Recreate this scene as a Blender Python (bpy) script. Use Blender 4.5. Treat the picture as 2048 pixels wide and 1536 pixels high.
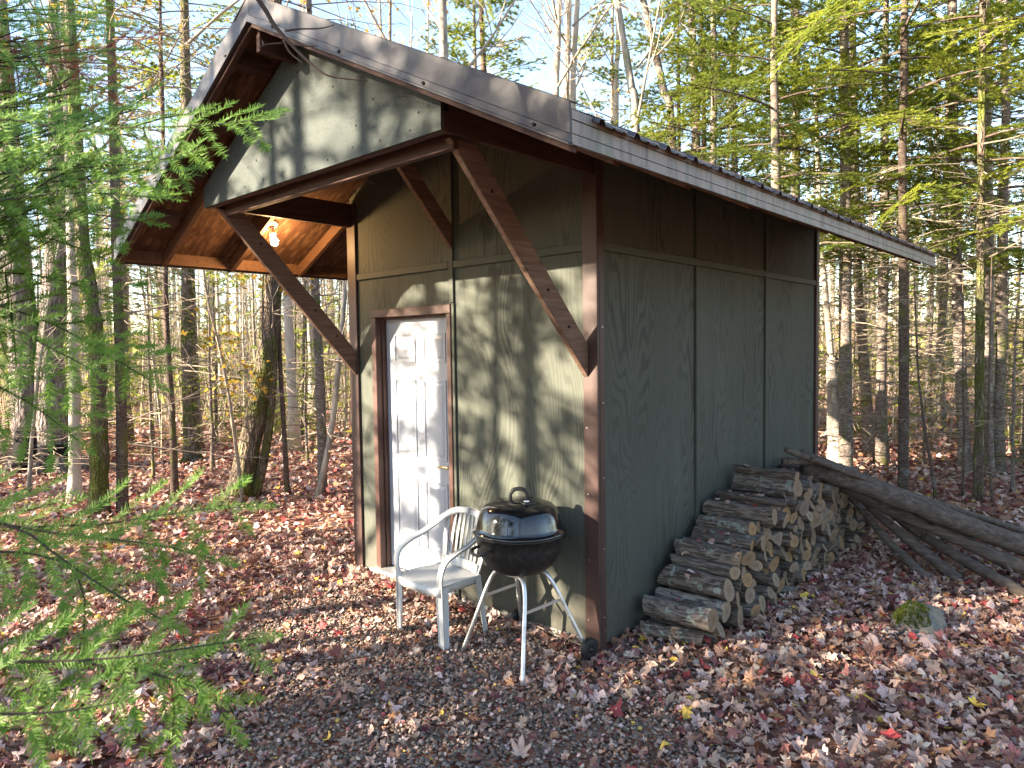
import bpy, math, random
import numpy as np
from mathutils import Vector, Matrix, Quaternion

for o in list(bpy.data.objects):
    bpy.data.objects.remove(o)
scene = bpy.context.scene
R = math.radians
rng = np.random.default_rng(7)
random.seed(7)

# ------------------------------------------------------------------ camera
CAM = np.array([4.8877, -3.4015, 1.8262])
YAW, PITCH, ROLL, FPX = 0.7407, -0.0497, -0.0139, 1400.27
FW = np.array([-math.sin(YAW)*math.cos(PITCH), math.cos(YAW)*math.cos(PITCH), math.sin(PITCH)])
_r = np.array([math.cos(YAW), math.sin(YAW), 0.0])
_u = np.cross(_r, FW)
RT = math.cos(ROLL)*_r + math.sin(ROLL)*_u
UP = -math.sin(ROLL)*_r + math.cos(ROLL)*_u
cd = bpy.data.cameras.new('camera')
cam = bpy.data.objects.new('camera', cd)
scene.collection.objects.link(cam)
cd.sensor_width = 36
cd.lens = FPX/2048*36
cd.clip_start = 0.05
cd.clip_end = 500
m = Matrix(((RT[0], UP[0], -FW[0], CAM[0]), (RT[1], UP[1], -FW[1], CAM[1]), (RT[2], UP[2], -FW[2], CAM[2]), (0, 0, 0, 1)))
cam.matrix_world = m
scene.camera = cam

# ------------------------------------------------------------------ world, sun, exposure
SUN_AZ, SUN_EL = R(30), R(20.5)
to_sun = Vector((-math.sin(SUN_AZ)*math.cos(SUN_EL), -math.cos(SUN_AZ)*math.cos(SUN_EL), math.sin(SUN_EL)))
world = bpy.data.worlds.new('World')
scene.world = world
world.use_nodes = True
wn = world.node_tree
sky = wn.nodes.new('ShaderNodeTexSky')
sky.sky_type = 'NISHITA'
sky.sun_disc = False
sky.sun_elevation = SUN_EL
sky.sun_rotation = math.atan2(to_sun.x, to_sun.y)
sky.air_density = 1.0
sky.dust_density = 0.6
sky.ozone_density = 1.0
bg = wn.nodes['Background']
wn.links.new(sky.outputs[0], bg.inputs[0])
bg.inputs[1].default_value = 0.086
sl = bpy.data.lights.new('sun', 'SUN')
sl.energy = 5.0
sl.angle = R(0.53)
sl.color = (1.0, 0.86, 0.66)
sun = bpy.data.objects.new('sun', sl)
scene.collection.objects.link(sun)
sun.rotation_mode = 'QUATERNION'
sun.rotation_quaternion = to_sun.to_track_quat('Z', 'Y')
sun.location = (-6, -12, 14)
vs = scene.view_settings
vs.view_transform = 'Standard'
vs.look = 'None'
vs.exposure = 3.0
vs.gamma = 1.0
vs.use_curve_mapping = False
scene.render.engine = 'CYCLES'

# ------------------------------------------------------------------ helpers
col = scene.collection
def at(px, py, depth):
    """pixel of the photograph + distance along the view axis -> point"""
    return CAM + depth*(FW + (px-1024)/FPX*RT - (py-768)/FPX*UP)
def on_ground(px, py, z=0.0):
    d = FW + (px-1024)/FPX*RT - (py-768)/FPX*UP
    return CAM + (z-CAM[2])/d[2]*d
def on_x(px, py, x):
    d = FW + (px-1024)/FPX*RT - (py-768)/FPX*UP
    return CAM + (x-CAM[0])/d[0]*d
def depth_of(P):
    return float((np.asarray(P)-CAM) @ FW)

class MB:
    """collects polygons of one mesh"""
    def __init__(s):
        s.V = []; s.n = 0; s.F = []; s.M = []; s.C = []
    def add(s, V, F, mi=0, color=None):
        V = np.asarray(V, float).reshape(-1, 3); F = np.asarray(F, int)
        s.V.append(V); s.F.append(F + s.n); s.n += len(V)
        s.M.append(np.full(len(F), mi))
        if color is not None:
            c = np.asarray(color, float)
            if c.ndim == 1: c = np.tile(c, (len(F), 1))
            s.C.append(c)
        else:
            s.C.append(np.ones((len(F), 3)))
    def box(s, x0, x1, y0, y1, z0, z1, mi=0):
        V = [(x, y, z) for x in (x0, x1) for y in (y0, y1) for z in (z0, z1)]
        F = [(0, 1, 3, 2), (4, 6, 7, 5), (0, 4, 5, 1), (2, 3, 7, 6), (0, 2, 6, 4), (1, 5, 7, 3)]
        s.add(V, F, mi)
    def beam(s, a, b, w, h, up=(0, 0, 1), mi=0):
        """box along a-b, w across, h along 'up'"""
        a = np.asarray(a, float); b = np.asarray(b, float)
        d = (b-a)/np.linalg.norm(b-a); up = np.asarray(up, float)
        sd = np.cross(d, up); sd /= np.linalg.norm(sd); u = np.cross(sd, d)
        V = [p + sx*sd*w/2 + sz*u*h/2 for p in (a, b) for sx in (-1, 1) for sz in (-1, 1)]
        s.add(V, [(0, 1, 3, 2), (4, 6, 7, 5), (0, 4, 5, 1), (2, 3, 7, 6), (0, 2, 6, 4), (1, 5, 7, 3)], mi)
    def prism(s, poly, axis, a0, a1, mi=0):
        """poly (list of 2-tuples) extruded along axis 0/1/2 from a0 to a1"""
        n = len(poly)
        def pt(q, a):
            l = list(q); l.insert(axis, a); return l
        V = [pt(q, a0) for q in poly] + [pt(q, a1) for q in poly]
        s.V.append(np.array(V, float))
        base = s.n; s.n += 2*n
        F = [[base+i for i in range(n)][::-1], [base+n+i for i in range(n)]]
        F += [[base+i, base+(i+1) % n, base+n+(i+1) % n, base+n+i] for i in range(n)]
        for f in F:
            s.F.append(np.array([f])); s.M.append(np.array([mi])); s.C.append(np.ones((1, 3)))
    def tube(s, P, rad, sides=8, cap=True, mi=0, squash=None):
        P = np.asarray(P, float); n = len(P)
        rad = np.full(n, rad, float) if np.isscalar(rad) else np.asarray(rad, float)
        T = np.gradient(P, axis=0); T /= np.linalg.norm(T, axis=1)[:, None] + 1e-12
        ref = np.array([0, 0, 1.0]) if abs(T[:, 2]).mean() < 0.8 else np.array([1.0, 0, 0])
        A = np.cross(T, ref); A /= np.linalg.norm(A, axis=1)[:, None] + 1e-12
        B = np.cross(A, T)
        ang = np.arange(sides)/sides*2*np.pi
        ca, sa = np.cos(ang), np.sin(ang)
        if squash: ca = ca*squash[0]; sa = sa*squash[1]
        V = P[:, None] + rad[:, None, None]*(A[:, None]*ca[None, :, None] + B[:, None]*sa[None, :, None])
        V = V.reshape(-1, 3)
        i = np.arange(n-1)[:, None]*sides; j = np.arange(sides)[None]; k = (j+1) % sides
        F = np.stack([i+j, i+k, i+k+sides, i+j+sides], -1).reshape(-1, 4)
        base = s.n
        s.add(V, F, mi)
        if cap:
            for f in (list(range(sides))[::-1], list(range((n-1)*sides, n*sides))):
                s.F.append(np.array([f])+base); s.M.append(np.array([mi])); s.C.append(np.ones((1, 3)))
    def lathe(s, prof, center=(0, 0, 0), seg=40, mi=0, closed=False):
        prof = np.asarray(prof, float); c = np.asarray(center, float)
        ang = np.arange(seg)/seg*2*np.pi
        V = np.stack([prof[:, 0][:, None]*np.cos(ang), prof[:, 0][:, None]*np.sin(ang), np.tile(prof[:, 1][:, None], (1, seg))], -1).reshape(-1, 3) + c
        i = np.arange(len(prof)-1)[:, None]*seg; j = np.arange(seg)[None]; k = (j+1) % seg
        s.add(V, np.stack([i+j, i+k, i+k+seg, i+j+seg], -1).reshape(-1, 4), mi)
    def mesh(s, name, mats, smooth=False, color=False):
        me = bpy.data.meshes.new(name)
        V = np.concatenate(s.V)
        sizes = np.concatenate([np.full(len(f), f.shape[1]) for f in s.F])
        loops = np.concatenate([f.ravel() for f in s.F])
        me.vertices.add(len(V)); me.vertices.foreach_set('co', V.astype(np.float32).ravel())
        me.loops.add(len(loops)); me.loops.foreach_set('vertex_index', loops.astype(np.int32))
        me.polygons.add(len(sizes))
        st = np.concatenate([[0], np.cumsum(sizes)[:-1]])
        me.polygons.foreach_set('loop_start', st.astype(np.int32))
        me.polygons.foreach_set('material_index', np.concatenate(s.M).astype(np.int32))
        me.polygons.foreach_set('use_smooth', np.full(len(sizes), bool(smooth)))
        if color:
            C = np.concatenate(s.C)
            at_ = me.attributes.new('tint', 'FLOAT_COLOR', 'FACE')
            at_.data.foreach_set('color', np.concatenate([C, np.ones((len(C), 1))], 1).astype(np.float32).ravel())
        for mt in (mats if isinstance(mats, (list, tuple)) else [mats]): me.materials.append(mt)
        me.update(calc_edges=True)
        me.validate()
        return me
    def build(s, name, mats, parent=None, smooth=False, color=False, loc=(0, 0, 0)):
        return link(name, s.mesh(name, mats, smooth, color), parent, loc)

def link(name, data, parent=None, loc=(0, 0, 0)):
    o = bpy.data.objects.new(name, data)
    col.objects.link(o)
    o.location = loc
    if parent is not None: o.parent = parent
    return o
def tag(o, label=None, cat=None, group=None, kind=None):
    if label: o['label'] = label
    if cat: o['category'] = cat
    if group: o['group'] = group
    if kind: o['kind'] = kind
    return o
def thing(name, label, cat, loc=(0, 0, 0), rz=0.0, group=None):
    o = link(name, None, None, loc)
    o.rotation_euler = (0, 0, rz)
    o.empty_display_size = 0.1
    return tag(o, label, cat, group)
def bevel(o, w=0.004, seg=1):
    b = o.modifiers.new('bevel', 'BEVEL'); b.width = w; b.segments = seg; b.limit_method = 'ANGLE'; b.angle_limit = R(35)
    return o
def norm(v):
    v = np.asarray(v, float); return v/(np.linalg.norm(v)+1e-12)
def spline(P, n):
    """Catmull-Rom through P"""
    P = np.asarray(P, float)
    Q = np.concatenate([[2*P[0]-P[1]], P, [2*P[-1]-P[-2]]])
    out = []
    for t in np.linspace(0, len(P)-1-1e-9, n):
        i = int(t); f = t-i
        a, b, c, d = Q[i:i+4]
        out.append(0.5*((2*b)+(c-a)*f+(2*a-5*b+4*c-d)*f*f+(3*b-a-3*c+d)*f**3))
    return np.array(out)

# ------------------------------------------------------------------ materials
class NT:
    def __init__(s, name, rough=0.7, spec=0.3):
        s.m = bpy.data.materials.new(name); s.m.use_nodes = True
        s.t = s.m.node_tree; s.b = s.t.nodes['Principled BSDF']
        s.b.inputs['Roughness'].default_value = rough
        s.b.inputs['Specular IOR Level'].default_value = spec
    def node(s, typ, **kw):
        n = s.t.nodes.new(typ)
        for k, v in kw.items():
            if k.startswith('i_'):
                key = k[2:]
                key = int(key) if key.isdigit() else key.replace('_', ' ')
                n.inputs[key].default_value = v
            else: setattr(n, k, v)
        return n
    def lk(s, a, b): s.t.links.new(a, b)
    def coord(s, scale=(1, 1, 1), rnd=True, kind='Object'):
        tc = s.node('ShaderNodeTexCoord'); mp = s.node('ShaderNodeMapping')
        s.lk(tc.outputs[kind], mp.inputs['Vector']); mp.inputs['Scale'].default_value = scale
        if rnd:
            oi = s.node('ShaderNodeObjectInfo'); mu = s.node('ShaderNodeMath', operation='MULTIPLY', i_1=37.0)
            s.lk(oi.outputs['Random'], mu.inputs[0]); s.lk(mu.outputs[0], mp.inputs['Location'])
        return mp.outputs[0]
    def noise(s, vec, scale=5, detail=4, rough=0.5, dist=0.0):
        n = s.node('ShaderNodeTexNoise'); n.inputs['Scale'].default_value = scale; n.inputs['Detail'].default_value = detail
        n.inputs['Roughness'].default_value = rough; n.inputs['Distortion'].default_value = dist
        if vec is not None: s.lk(vec, n.inputs['Vector'])
        return n.outputs['Fac']
    def ramp(s, fac, stops, interp='LINEAR'):
        r = s.node('ShaderNodeValToRGB'); r.color_ramp.interpolation = interp
        e = r.color_ramp.elements
        while len(e) < len(stops): e.new(0.5)
        for el, (p, c) in zip(e, stops):
            el.position = p; el.color = (*c, 1) if len(c) == 3 else c
        s.lk(fac, r.inputs[0]); return r.outputs[0]
    def mix(s, fac, a, b, mode='MIX'):
        n = s.node('ShaderNodeMix', data_type='RGBA', blend_type=mode)
        for v, k in ((fac, 0), (a, 6), (b, 7)):
            if hasattr(v, 'links'): s.lk(v, n.inputs[k])
            else: n.inputs[k].default_value = v if k == 0 else (*v, 1)
        return n.outputs[2]
    def math(s, op, a, b=0.0):
        n = s.node('ShaderNodeMath', operation=op)
        for v, k in ((a, 0), (b, 1)):
            if hasattr(v, 'links'): s.lk(v, n.inputs[k])
            else: n.inputs[k].default_value = v
        return n.outputs[0]
    def bump(s, h, strength=0.3, dist=0.01):
        n = s.node('ShaderNodeBump'); n.inputs['Strength'].default_value = strength; n.inputs['Distance'].default_value = dist
        s.lk(h, n.inputs['Height']); s.lk(n.outputs[0], s.b.inputs['Normal'])
    def color(s, c):
        if hasattr(c, 'links'): s.lk(c, s.b.inputs['Base Color'])
        else: s.b.inputs['Base Color'].default_value = (*c, 1)
    def value(s):
        """per-object random 0..1"""
        return s.node('ShaderNodeObjectInfo').outputs['Random']
BW = ((0, 0, 0), (1, 1, 1))

def mat_plywood():
    t = NT('green_painted_plywood', 0.72, 0.18)
    v = t.coord((1, 1, 0.22))
    warp = t.noise(v, 2.4, 2, 0.45)
    sep = t.node('ShaderNodeSeparateXYZ'); t.lk(v, sep.inputs[0])
    xy = t.math('ADD', sep.outputs[0], sep.outputs[1])
    ph = t.math('ADD', t.math('MULTIPLY', xy, 90.0), t.math('MULTIPLY', warp, 190.0))
    wave = t.math('SINE', ph)
    fine = t.noise(t.coord((1, 1, 0.03)), 60, 3, 0.6)
    w2 = t.math('ADD', t.math('MULTIPLY', wave, 0.28), fine)
    mask = t.ramp(t.noise(t.coord((1, 1, 0.35)), 2.2, 3, 0.55), [(0.36, BW[0]), (0.62, BW[1])])
    g = t.math('MULTIPLY', t.ramp(w2, [(0.50, BW[0]), (0.64, BW[1])]), mask)
    big = t.noise(t.coord((1, 1, 0.6)), 1.3, 3)
    base = t.mix(big, (0.053, 0.058, 0.047), (0.072, 0.077, 0.062))
    c = t.mix(t.math('MULTIPLY', g, 0.62), base, (0.024, 0.025, 0.019))
    sp = t.ramp(t.noise(t.coord((1, 1, 1)), 90, 2), [(0.72, BW[0]), (0.76, BW[1])])
    c = t.mix(t.math('MULTIPLY', sp, 0.2), c, (0.2, 0.2, 0.18))
    so = t.node('ShaderNodeSeparateXYZ'); t.lk(t.coord(rnd=False), so.inputs[0])
    hgt = t.math('ADD', so.outputs[2], t.math('MULTIPLY', t.noise(t.coord((1, 1, 0.4)), 9, 5, 0.65), -0.5))
    spl = t.ramp(hgt, [(0.0, BW[1]), (0.22, BW[0])])
    c = t.mix(t.math('MULTIPLY', spl, 0.5), c, (0.085, 0.075, 0.06))
    fade = t.ramp(t.noise(t.coord((1, 1, 0.12)), 7, 5, 0.6), [(0.45, BW[0]), (0.75, BW[1])])
    c = t.mix(t.math('MULTIPLY', fade, 0.28), c, (0.105, 0.11, 0.093))
    t.color(c); t.bump(t.math('SUBTRACT', fine, g), 0.18, 0.004)
    return t.m
def mat_gable():
    t = NT('blue_green_rough_plywood', 0.75, 0.15)
    f = t.noise(t.coord((1, 1, 2.2)), 26, 6, 0.65, 0.8)
    big = t.noise(t.coord(), 2.0, 3)
    base = t.mix(big, (0.043, 0.052, 0.049), (0.062, 0.070, 0.064))
    c = t.mix(t.ramp(f, [(0.52, BW[0]), (0.72, BW[1])]), base, (0.03, 0.034, 0.031))
    kn = t.node('ShaderNodeTexVoronoi'); kn.inputs['Scale'].default_value = 2.3
    t.lk(t.coord(), kn.inputs['Vector'])
    k = t.ramp(kn.outputs['Distance'], [(0.018, BW[1]), (0.03, BW[0])])
    c = t.mix(t.math('MULTIPLY', k, 0.8), c, (0.02, 0.02, 0.018))
    t.color(c); t.bump(f, 0.4, 0.004)
    return t.m
def mat_wood(name, c0, c1, c2, rough=0.7, axis=2, scale=1.0, knots=True):
    """stained timber, grain along axis of the object's own coordinates"""
    t = NT(name, rough, 0.2)
    sc = [1.0, 1.0, 1.0]; sc[axis] = 0.07
    f = t.noise(t.coord(tuple(sc)), 42*scale, 5, 0.6, 0.4)
    big = t.noise(t.coord(), 2.6, 3)
    c = t.ramp(f, [(0.25, c0), (0.5, c1), (0.8, c2)])
    c = t.mix(t.math('MULTIPLY', big, 0.55), c, c0)
    if knots:
        vo = t.node('ShaderNodeTexVoronoi'); vo.inputs['Scale'].default_value = 4.0
        sk = [1.0, 1.0, 1.0]; sk[axis] = 0.6
        t.lk(t.coord(tuple(sk)), vo.inputs['Vector'])
        k = t.ramp(vo.outputs['Distance'], [(0.05, BW[1]), (0.11, BW[0])])
        c = t.mix(t.math('MULTIPLY', k, 0.85), c, tuple(x*0.25 for x in c0))
    t.color(c); t.bump(f, 0.35, 0.003)
    return t.m
def mat_osb():
    t = NT('oriented_strand_board', 0.75, 0.15)
    v = t.coord((0.5, 1.9, 0.5), rnd=False)
    w = t.node('ShaderNodeTexNoise'); w.inputs['Scale'].default_value = 7; t.lk(v, w.inputs['Vector'])
    ad = t.node('ShaderNodeVectorMath', operation='MULTIPLY_ADD'); t.lk(w.outputs['Color'], ad.inputs[0])
    ad.inputs[1].default_value = (0.07, 0.07, 0.07); t.lk(v, ad.inputs[2])
    vo = t.node('ShaderNodeTexVoronoi'); vo.inputs['Scale'].default_value = 20; t.lk(ad.outputs[0], vo.inputs['Vector'])
    sep = t.node('ShaderNodeSeparateColor'); t.lk(vo.outputs['Color'], sep.inputs[0])
    c = t.ramp(sep.outputs[0], [(0.0, (0.045, 0.021, 0.012)), (0.5, (0.085, 0.042, 0.023)), (1.0, (0.14, 0.078, 0.043))])
    ed = t.ramp(vo.outputs['Distance'], [(0.3, BW[0]), (0.75, BW[1])])
    c = t.mix(t.math('MULTIPLY', ed, 0.5), c, (0.05, 0.022, 0.011))
    t.color(c); t.bump(vo.outputs['Distance'], 0.5, 0.004)
    return t.m
def mat_metal(name, c, rough=0.35, dirt=(0.3, 0.28, 0.26), amount=0.25, metallic=0.0, spec=0.5, streak=False):
    t = NT(name, rough, spec); t.b.inputs['Metallic'].default_value = metallic
    n = t.noise(t.coord((1, 1, 0.12) if streak else (1, 1, 1)), 34 if streak else 9, 5, 0.6)
    f = t.math('MULTIPLY', t.ramp(n, [(0.45, BW[0]), (0.75, BW[1])]), amount)
    t.color(t.mix(f, c, dirt))
    t.lk(t.ramp(n, [(0.3, (rough*0.8,)*3), (0.8, (min(1, rough*1.6),)*3)]), t.b.inputs['Roughness'])
    t.bump(t.noise(t.coord(), 3, 2), 0.05, 0.01)
    return t.m
def mat_fascia():
    t = NT('weathered_tan_aluminium', 0.5, 0.4)
    st = t.noise(t.coord((1, 1, 0.10), rnd=False), 17, 5, 0.7)
    alg = t.noise(t.coord((1, 1, 0.5), rnd=False), 5, 4)
    c = t.mix(t.noise(t.coord(rnd=False), 2, 2), (0.16, 0.128, 0.11), (0.21, 0.172, 0.15))
    c = t.mix(t.math('MULTIPLY', t.ramp(st, [(0.46, BW[0]), (0.62, BW[1])]), 0.92), c, (0.055, 0.047, 0.036))
    g = t.math('MULTIPLY', t.ramp(alg, [(0.5, BW[0]), (0.68, BW[1])]), t.ramp(st, [(0.42, BW[0]), (0.6, BW[1])]))
    c = t.mix(t.math('MULTIPLY', g, 0.7), c, (0.12, 0.14, 0.09))
    t.color(c)
    return t.m
def mat_plain(name, c, rough=0.5, spec=0.4, var=0.12, scale=12, dirt=None, amount=0.4):
    t = NT(name, rough, spec)
    n = t.noise(t.coord(), scale, 5, 0.6)
    cc = t.mix(n, tuple(x*(1-var) for x in c), tuple(min(1, x*(1+var)) for x in c))
    if dirt:
        d = t.ramp(t.noise(t.coord(), scale*0.5, 6, 0.7), [(0.5, BW[0]), (0.72, BW[1])])
        cc = t.mix(t.math('MULTIPLY', d, amount), cc, dirt)
    t.color(cc); t.bump(n, 0.08, 0.004)
    return t.m
def mat_bark(name, c0, c1, c2, moss=0.0, scale=1.0, bands=False, lichen=0.0, plates=0.0):
    t = NT(name, 0.9, 0.1)
    v = t.coord((1, 1, 0.22) if not bands else (1, 1, 3.2))
    f = t.noise(v, 22*scale, 6, 0.62, 0.6)
    c = t.ramp(f, [(0.3, c0), (0.5, c1), (0.72, c2)])
    if lichen:
        l = t.ramp(t.noise(t.coord(), 7*scale, 5, 0.6), [(0.58, BW[0]), (0.66, BW[1])])
        c = t.mix(t.math('MULTIPLY', l, lichen), c, (0.36, 0.38, 0.33))
    if moss:
        mn = t.noise(t.coord((1, 1, 0.6)), 4.5, 4, 0.6)
        mk = t.math('MULTIPLY', t.ramp(mn, [(0.62-0.3*moss, BW[0]), (0.78-0.3*moss, BW[1])]), 0.9)
        c = t.mix(mk, c, t.mix(t.noise(t.coord(), 60, 2), (0.05, 0.075, 0.012), (0.16, 0.18, 0.03)))
    h = f
    if plates:
        vo = t.node('ShaderNodeTexVoronoi', feature='DISTANCE_TO_EDGE'); vo.inputs['Scale'].default_value = 26*plates
        nz = t.node('ShaderNodeTexNoise'); nz.inputs['Scale'].default_value = 14; t.lk(t.coord(), nz.inputs['Vector'])
        av = t.node('ShaderNodeVectorMath', operation='MULTIPLY_ADD'); t.lk(nz.outputs['Color'], av.inputs[0]); av.inputs[1].default_value = (.07, .07, .07); t.lk(t.coord((1, 1, 0.16)), av.inputs[2]); t.lk(av.outputs[0], vo.inputs['Vector'])
        e = t.ramp(vo.outputs['Distance'], [(0.0, BW[0]), (0.30, BW[1])])
        c = t.mix(t.math('MULTIPLY', t.math('SUBTRACT', 1.0, e), 0.5), c, tuple(x*0.4 for x in c0))
        h = t.math('ADD', t.math('MULTIPLY', f, 0.5), e)
    t.color(c); t.bump(h, 0.9, 0.02)
    return t.m
def mat_log_bark():
    """firewood bark, grain along the log's own x; tone differs from log to log"""
    t = NT('firewood_bark', 0.9, 0.1)
    f = t.noise(t.coord((0.12, 0.06, 0.06)), 34, 6, 0.65, 0.8)
    vo = t.node('ShaderNodeTexVoronoi', feature='DISTANCE_TO_EDGE'); vo.inputs['Scale'].default_value = 32
    t.lk(t.coord((0.16, 0.06, 0.06)), vo.inputs['Vector'])
    e = t.ramp(t.noise(t.coord((0.07, 0.06, 0.06)), 52, 4, 0.7, 1.2), [(0.36, BW[0]), (0.50, BW[1])])
    rnd = t.value()
    tone = t.ramp(rnd, [(0.0, (0.095, 0.066, 0.050)), (0.4, (0.165, 0.13, 0.105)), (0.7, (0.115, 0.085, 0.07)), (1.0, (0.25, 0.215, 0.19))])
    c = t.mix(t.ramp(f, [(0.35, BW[0]), (0.7, BW[1])]), tone, t.mix(0.4, tone, (0.26, 0.235, 0.21)))
    c = t.mix(t.math('MULTIPLY', t.math('SUBTRACT', 1.0, e), 0.6), c, (0.03, 0.022, 0.018))
    l = t.ramp(t.noise(t.coord((0.5, 0.06, 0.06)), 14, 5, 0.6), [(0.57, BW[0]), (0.63, BW[1])])
    lm = t.math('MULTIPLY', l, t.ramp(t.math('FRACT', t.math('MULTIPLY', rnd, 7.3)), [(0.3, BW[0]), (0.7, (0.85,)*3)]))
    c = t.mix(lm, c, t.mix(t.noise(t.coord(), 30, 2), (0.22, 0.24, 0.20), (0.36, 0.39, 0.34)))
    t.color(c); t.bump(t.math('ADD', t.math('MULTIPLY', f, 0.6), e), 0.9, 0.012)
    return t.m
def mat_log_end():
    t = NT('cut_wood', 0.85, 0.1)
    tc = t.node('ShaderNodeTexCoord'); sep = t.node('ShaderNodeSeparateXYZ')
    t.lk(tc.outputs['Object'], sep.inputs[0])
    y2 = t.math('MULTIPLY', sep.outputs[1], sep.outputs[1]); z2 = t.math('MULTIPLY', sep.outputs[2], sep.outputs[2])
    rr = t.math('SQRT', t.math('ADD', y2, z2))
    n = t.noise(t.coord(), 2.2, 3)
    ring = t.math('SINE', t.math('ADD', t.math('MULTIPLY', rr, 26.0), t.math('MULTIPLY', n, 7.0)))
    tone = t.ramp(t.value(), [(0.0, (0.20, 0.135, 0.085)), (0.3, (0.29, 0.22, 0.155)), (0.55, (0.165, 0.138, 0.115)), (0.8, (0.31, 0.185, 0.08)), (1.0, (0.24, 0.19, 0.145))])
    c = t.mix(t.math('MULTIPLY', t.math('ADD', ring, 1.0), 0.24), tone, (0.13, 0.085, 0.05))
    heart = t.ramp(rr, [(0.15, BW[1]), (0.6, BW[0])])
    c = t.mix(t.math('MULTIPLY', heart, 0.55), c, (0.12, 0.075, 0.045))
    g = t.ramp(t.noise(t.coord(), 6, 5, 0.7), [(0.45, BW[0]), (0.7, BW[1])])
    c = t.mix(t.math('MULTIPLY', g, 0.5), c, (0.12, 0.107, 0.098))
    # radial checks
    a = t.node('ShaderNodeMath', operation='ARCTAN2'); t.lk(sep.outputs[1], a.inputs[0]); t.lk(sep.outputs[2], a.inputs[1])
    ck = t.math('SINE', t.math('ADD', t.math('MULTIPLY', a.outputs[0], 7.0), t.math('MULTIPLY', n, 9.0)))
    ck = t.ramp(ck, [(0.93, BW[0]), (1.0, BW[1])])
    c = t.mix(t.math('MULTIPLY', ck, 0.6), c, (0.05, 0.035, 0.025))
    t.color(c); t.bump(ring, 0.25, 0.003)
    return t.m
def mat_foliage(name, c0, c1, trans=0.35, attr=False, rough=0.55, objvar=True):
    """thin leaves or needles: diffuse plus light passing through"""
    t = NT(name, rough, 0.25)
    if attr:
        a = t.node('ShaderNodeAttribute', attribute_name='tint'); c = a.outputs['Color']
    else:
        f = t.value() if objvar else t.noise(t.coord(rnd=False), 0.35, 3)
        n = t.noise(t.coord(), 1.6, 3)
        c = t.mix(t.math('ADD', t.math('MULTIPLY', f, 0.6), t.math('MULTIPLY', n, 0.5)), c0, c1)
    t.color(c)
    tr = t.node('ShaderNodeBsdfTranslucent'); t.lk(t.mix(0.25, c, (0.30, 0.34, 0.03)) if not attr else c, tr.inputs[0])
    mx = t.node('ShaderNodeMixShader'); mx.inputs[0].default_value = trans
    t.lk(t.b.outputs[0], mx.inputs[1]); t.lk(tr.outputs[0], mx.inputs[2])
    t.lk(mx.outputs[0], t.t.nodes['Material Output'].inputs[0])
    return t.m
def mat_tint(name, rough=0.8, spec=0.15, fine=0.3, scale=60, bump=0.2):
    """per-piece colour from the mesh's tint attribute plus grain"""
    t = NT(name, rough, spec)
    a = t.node('ShaderNodeAttribute', attribute_name='tint')
    n = t.noise(t.coord(rnd=False), scale, 4, 0.6)
    t.color(t.mix(t.math('MULTIPLY', n, fine), a.outputs['Color'], (0.03, 0.02, 0.018)))
    t.bump(n, bump, 0.004)
    return t.m
def mat_ground():
    t = NT('forest_floor', 0.95, 0.05)
    v = t.coord(rnd=False)
    w = t.node('ShaderNodeTexNoise'); w.inputs['Scale'].default_value = 9; t.lk(v, w.inputs['Vector'])
    ad = t.node('ShaderNodeVectorMath', operation='MULTIPLY_ADD'); t.lk(w.outputs['Color'], ad.inputs[0])
    ad.inputs[1].default_value = (0.06, 0.06, 0.06); t.lk(v, ad.inputs[2])
    vo = t.node('ShaderNodeTexVoronoi'); vo.inputs['Scale'].default_value = 13; t.lk(ad.outputs[0], vo.inputs['Vector'])
    sep = t.node('ShaderNodeSeparateColor'); t.lk(vo.outputs['Color'], sep.inputs[0])
    c = t.ramp(sep.outputs[0], [(0.0, (0.09, 0.045, 0.032)), (0.3, (0.17, 0.075, 0.05)), (0.55, (0.24, 0.125, 0.085)), (0.8, (0.30, 0.19, 0.14)), (0.93, (0.33, 0.11, 0.05)), (1.0, (0.40, 0.28, 0.2))])
    big = t.ramp(t.noise(v, 0.5, 4), [(0.45, BW[0]), (0.62, BW[1])])
    dist = t.node('ShaderNodeVectorMath', operation='LENGTH'); t.lk(v, dist.inputs[0])
    far = t.ramp(t.math('DIVIDE', dist.outputs['Value'], 60.0), [(0.14, BW[0]), (0.30, BW[1])])
    c = t.mix(t.math('MULTIPLY', t.math('MULTIPLY', big, far), 0.6), c, (0.13, 0.125, 0.035))
    t.color(c); t.bump(vo.outputs['Distance'], 0.8, 0.03)
    return t.m

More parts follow.
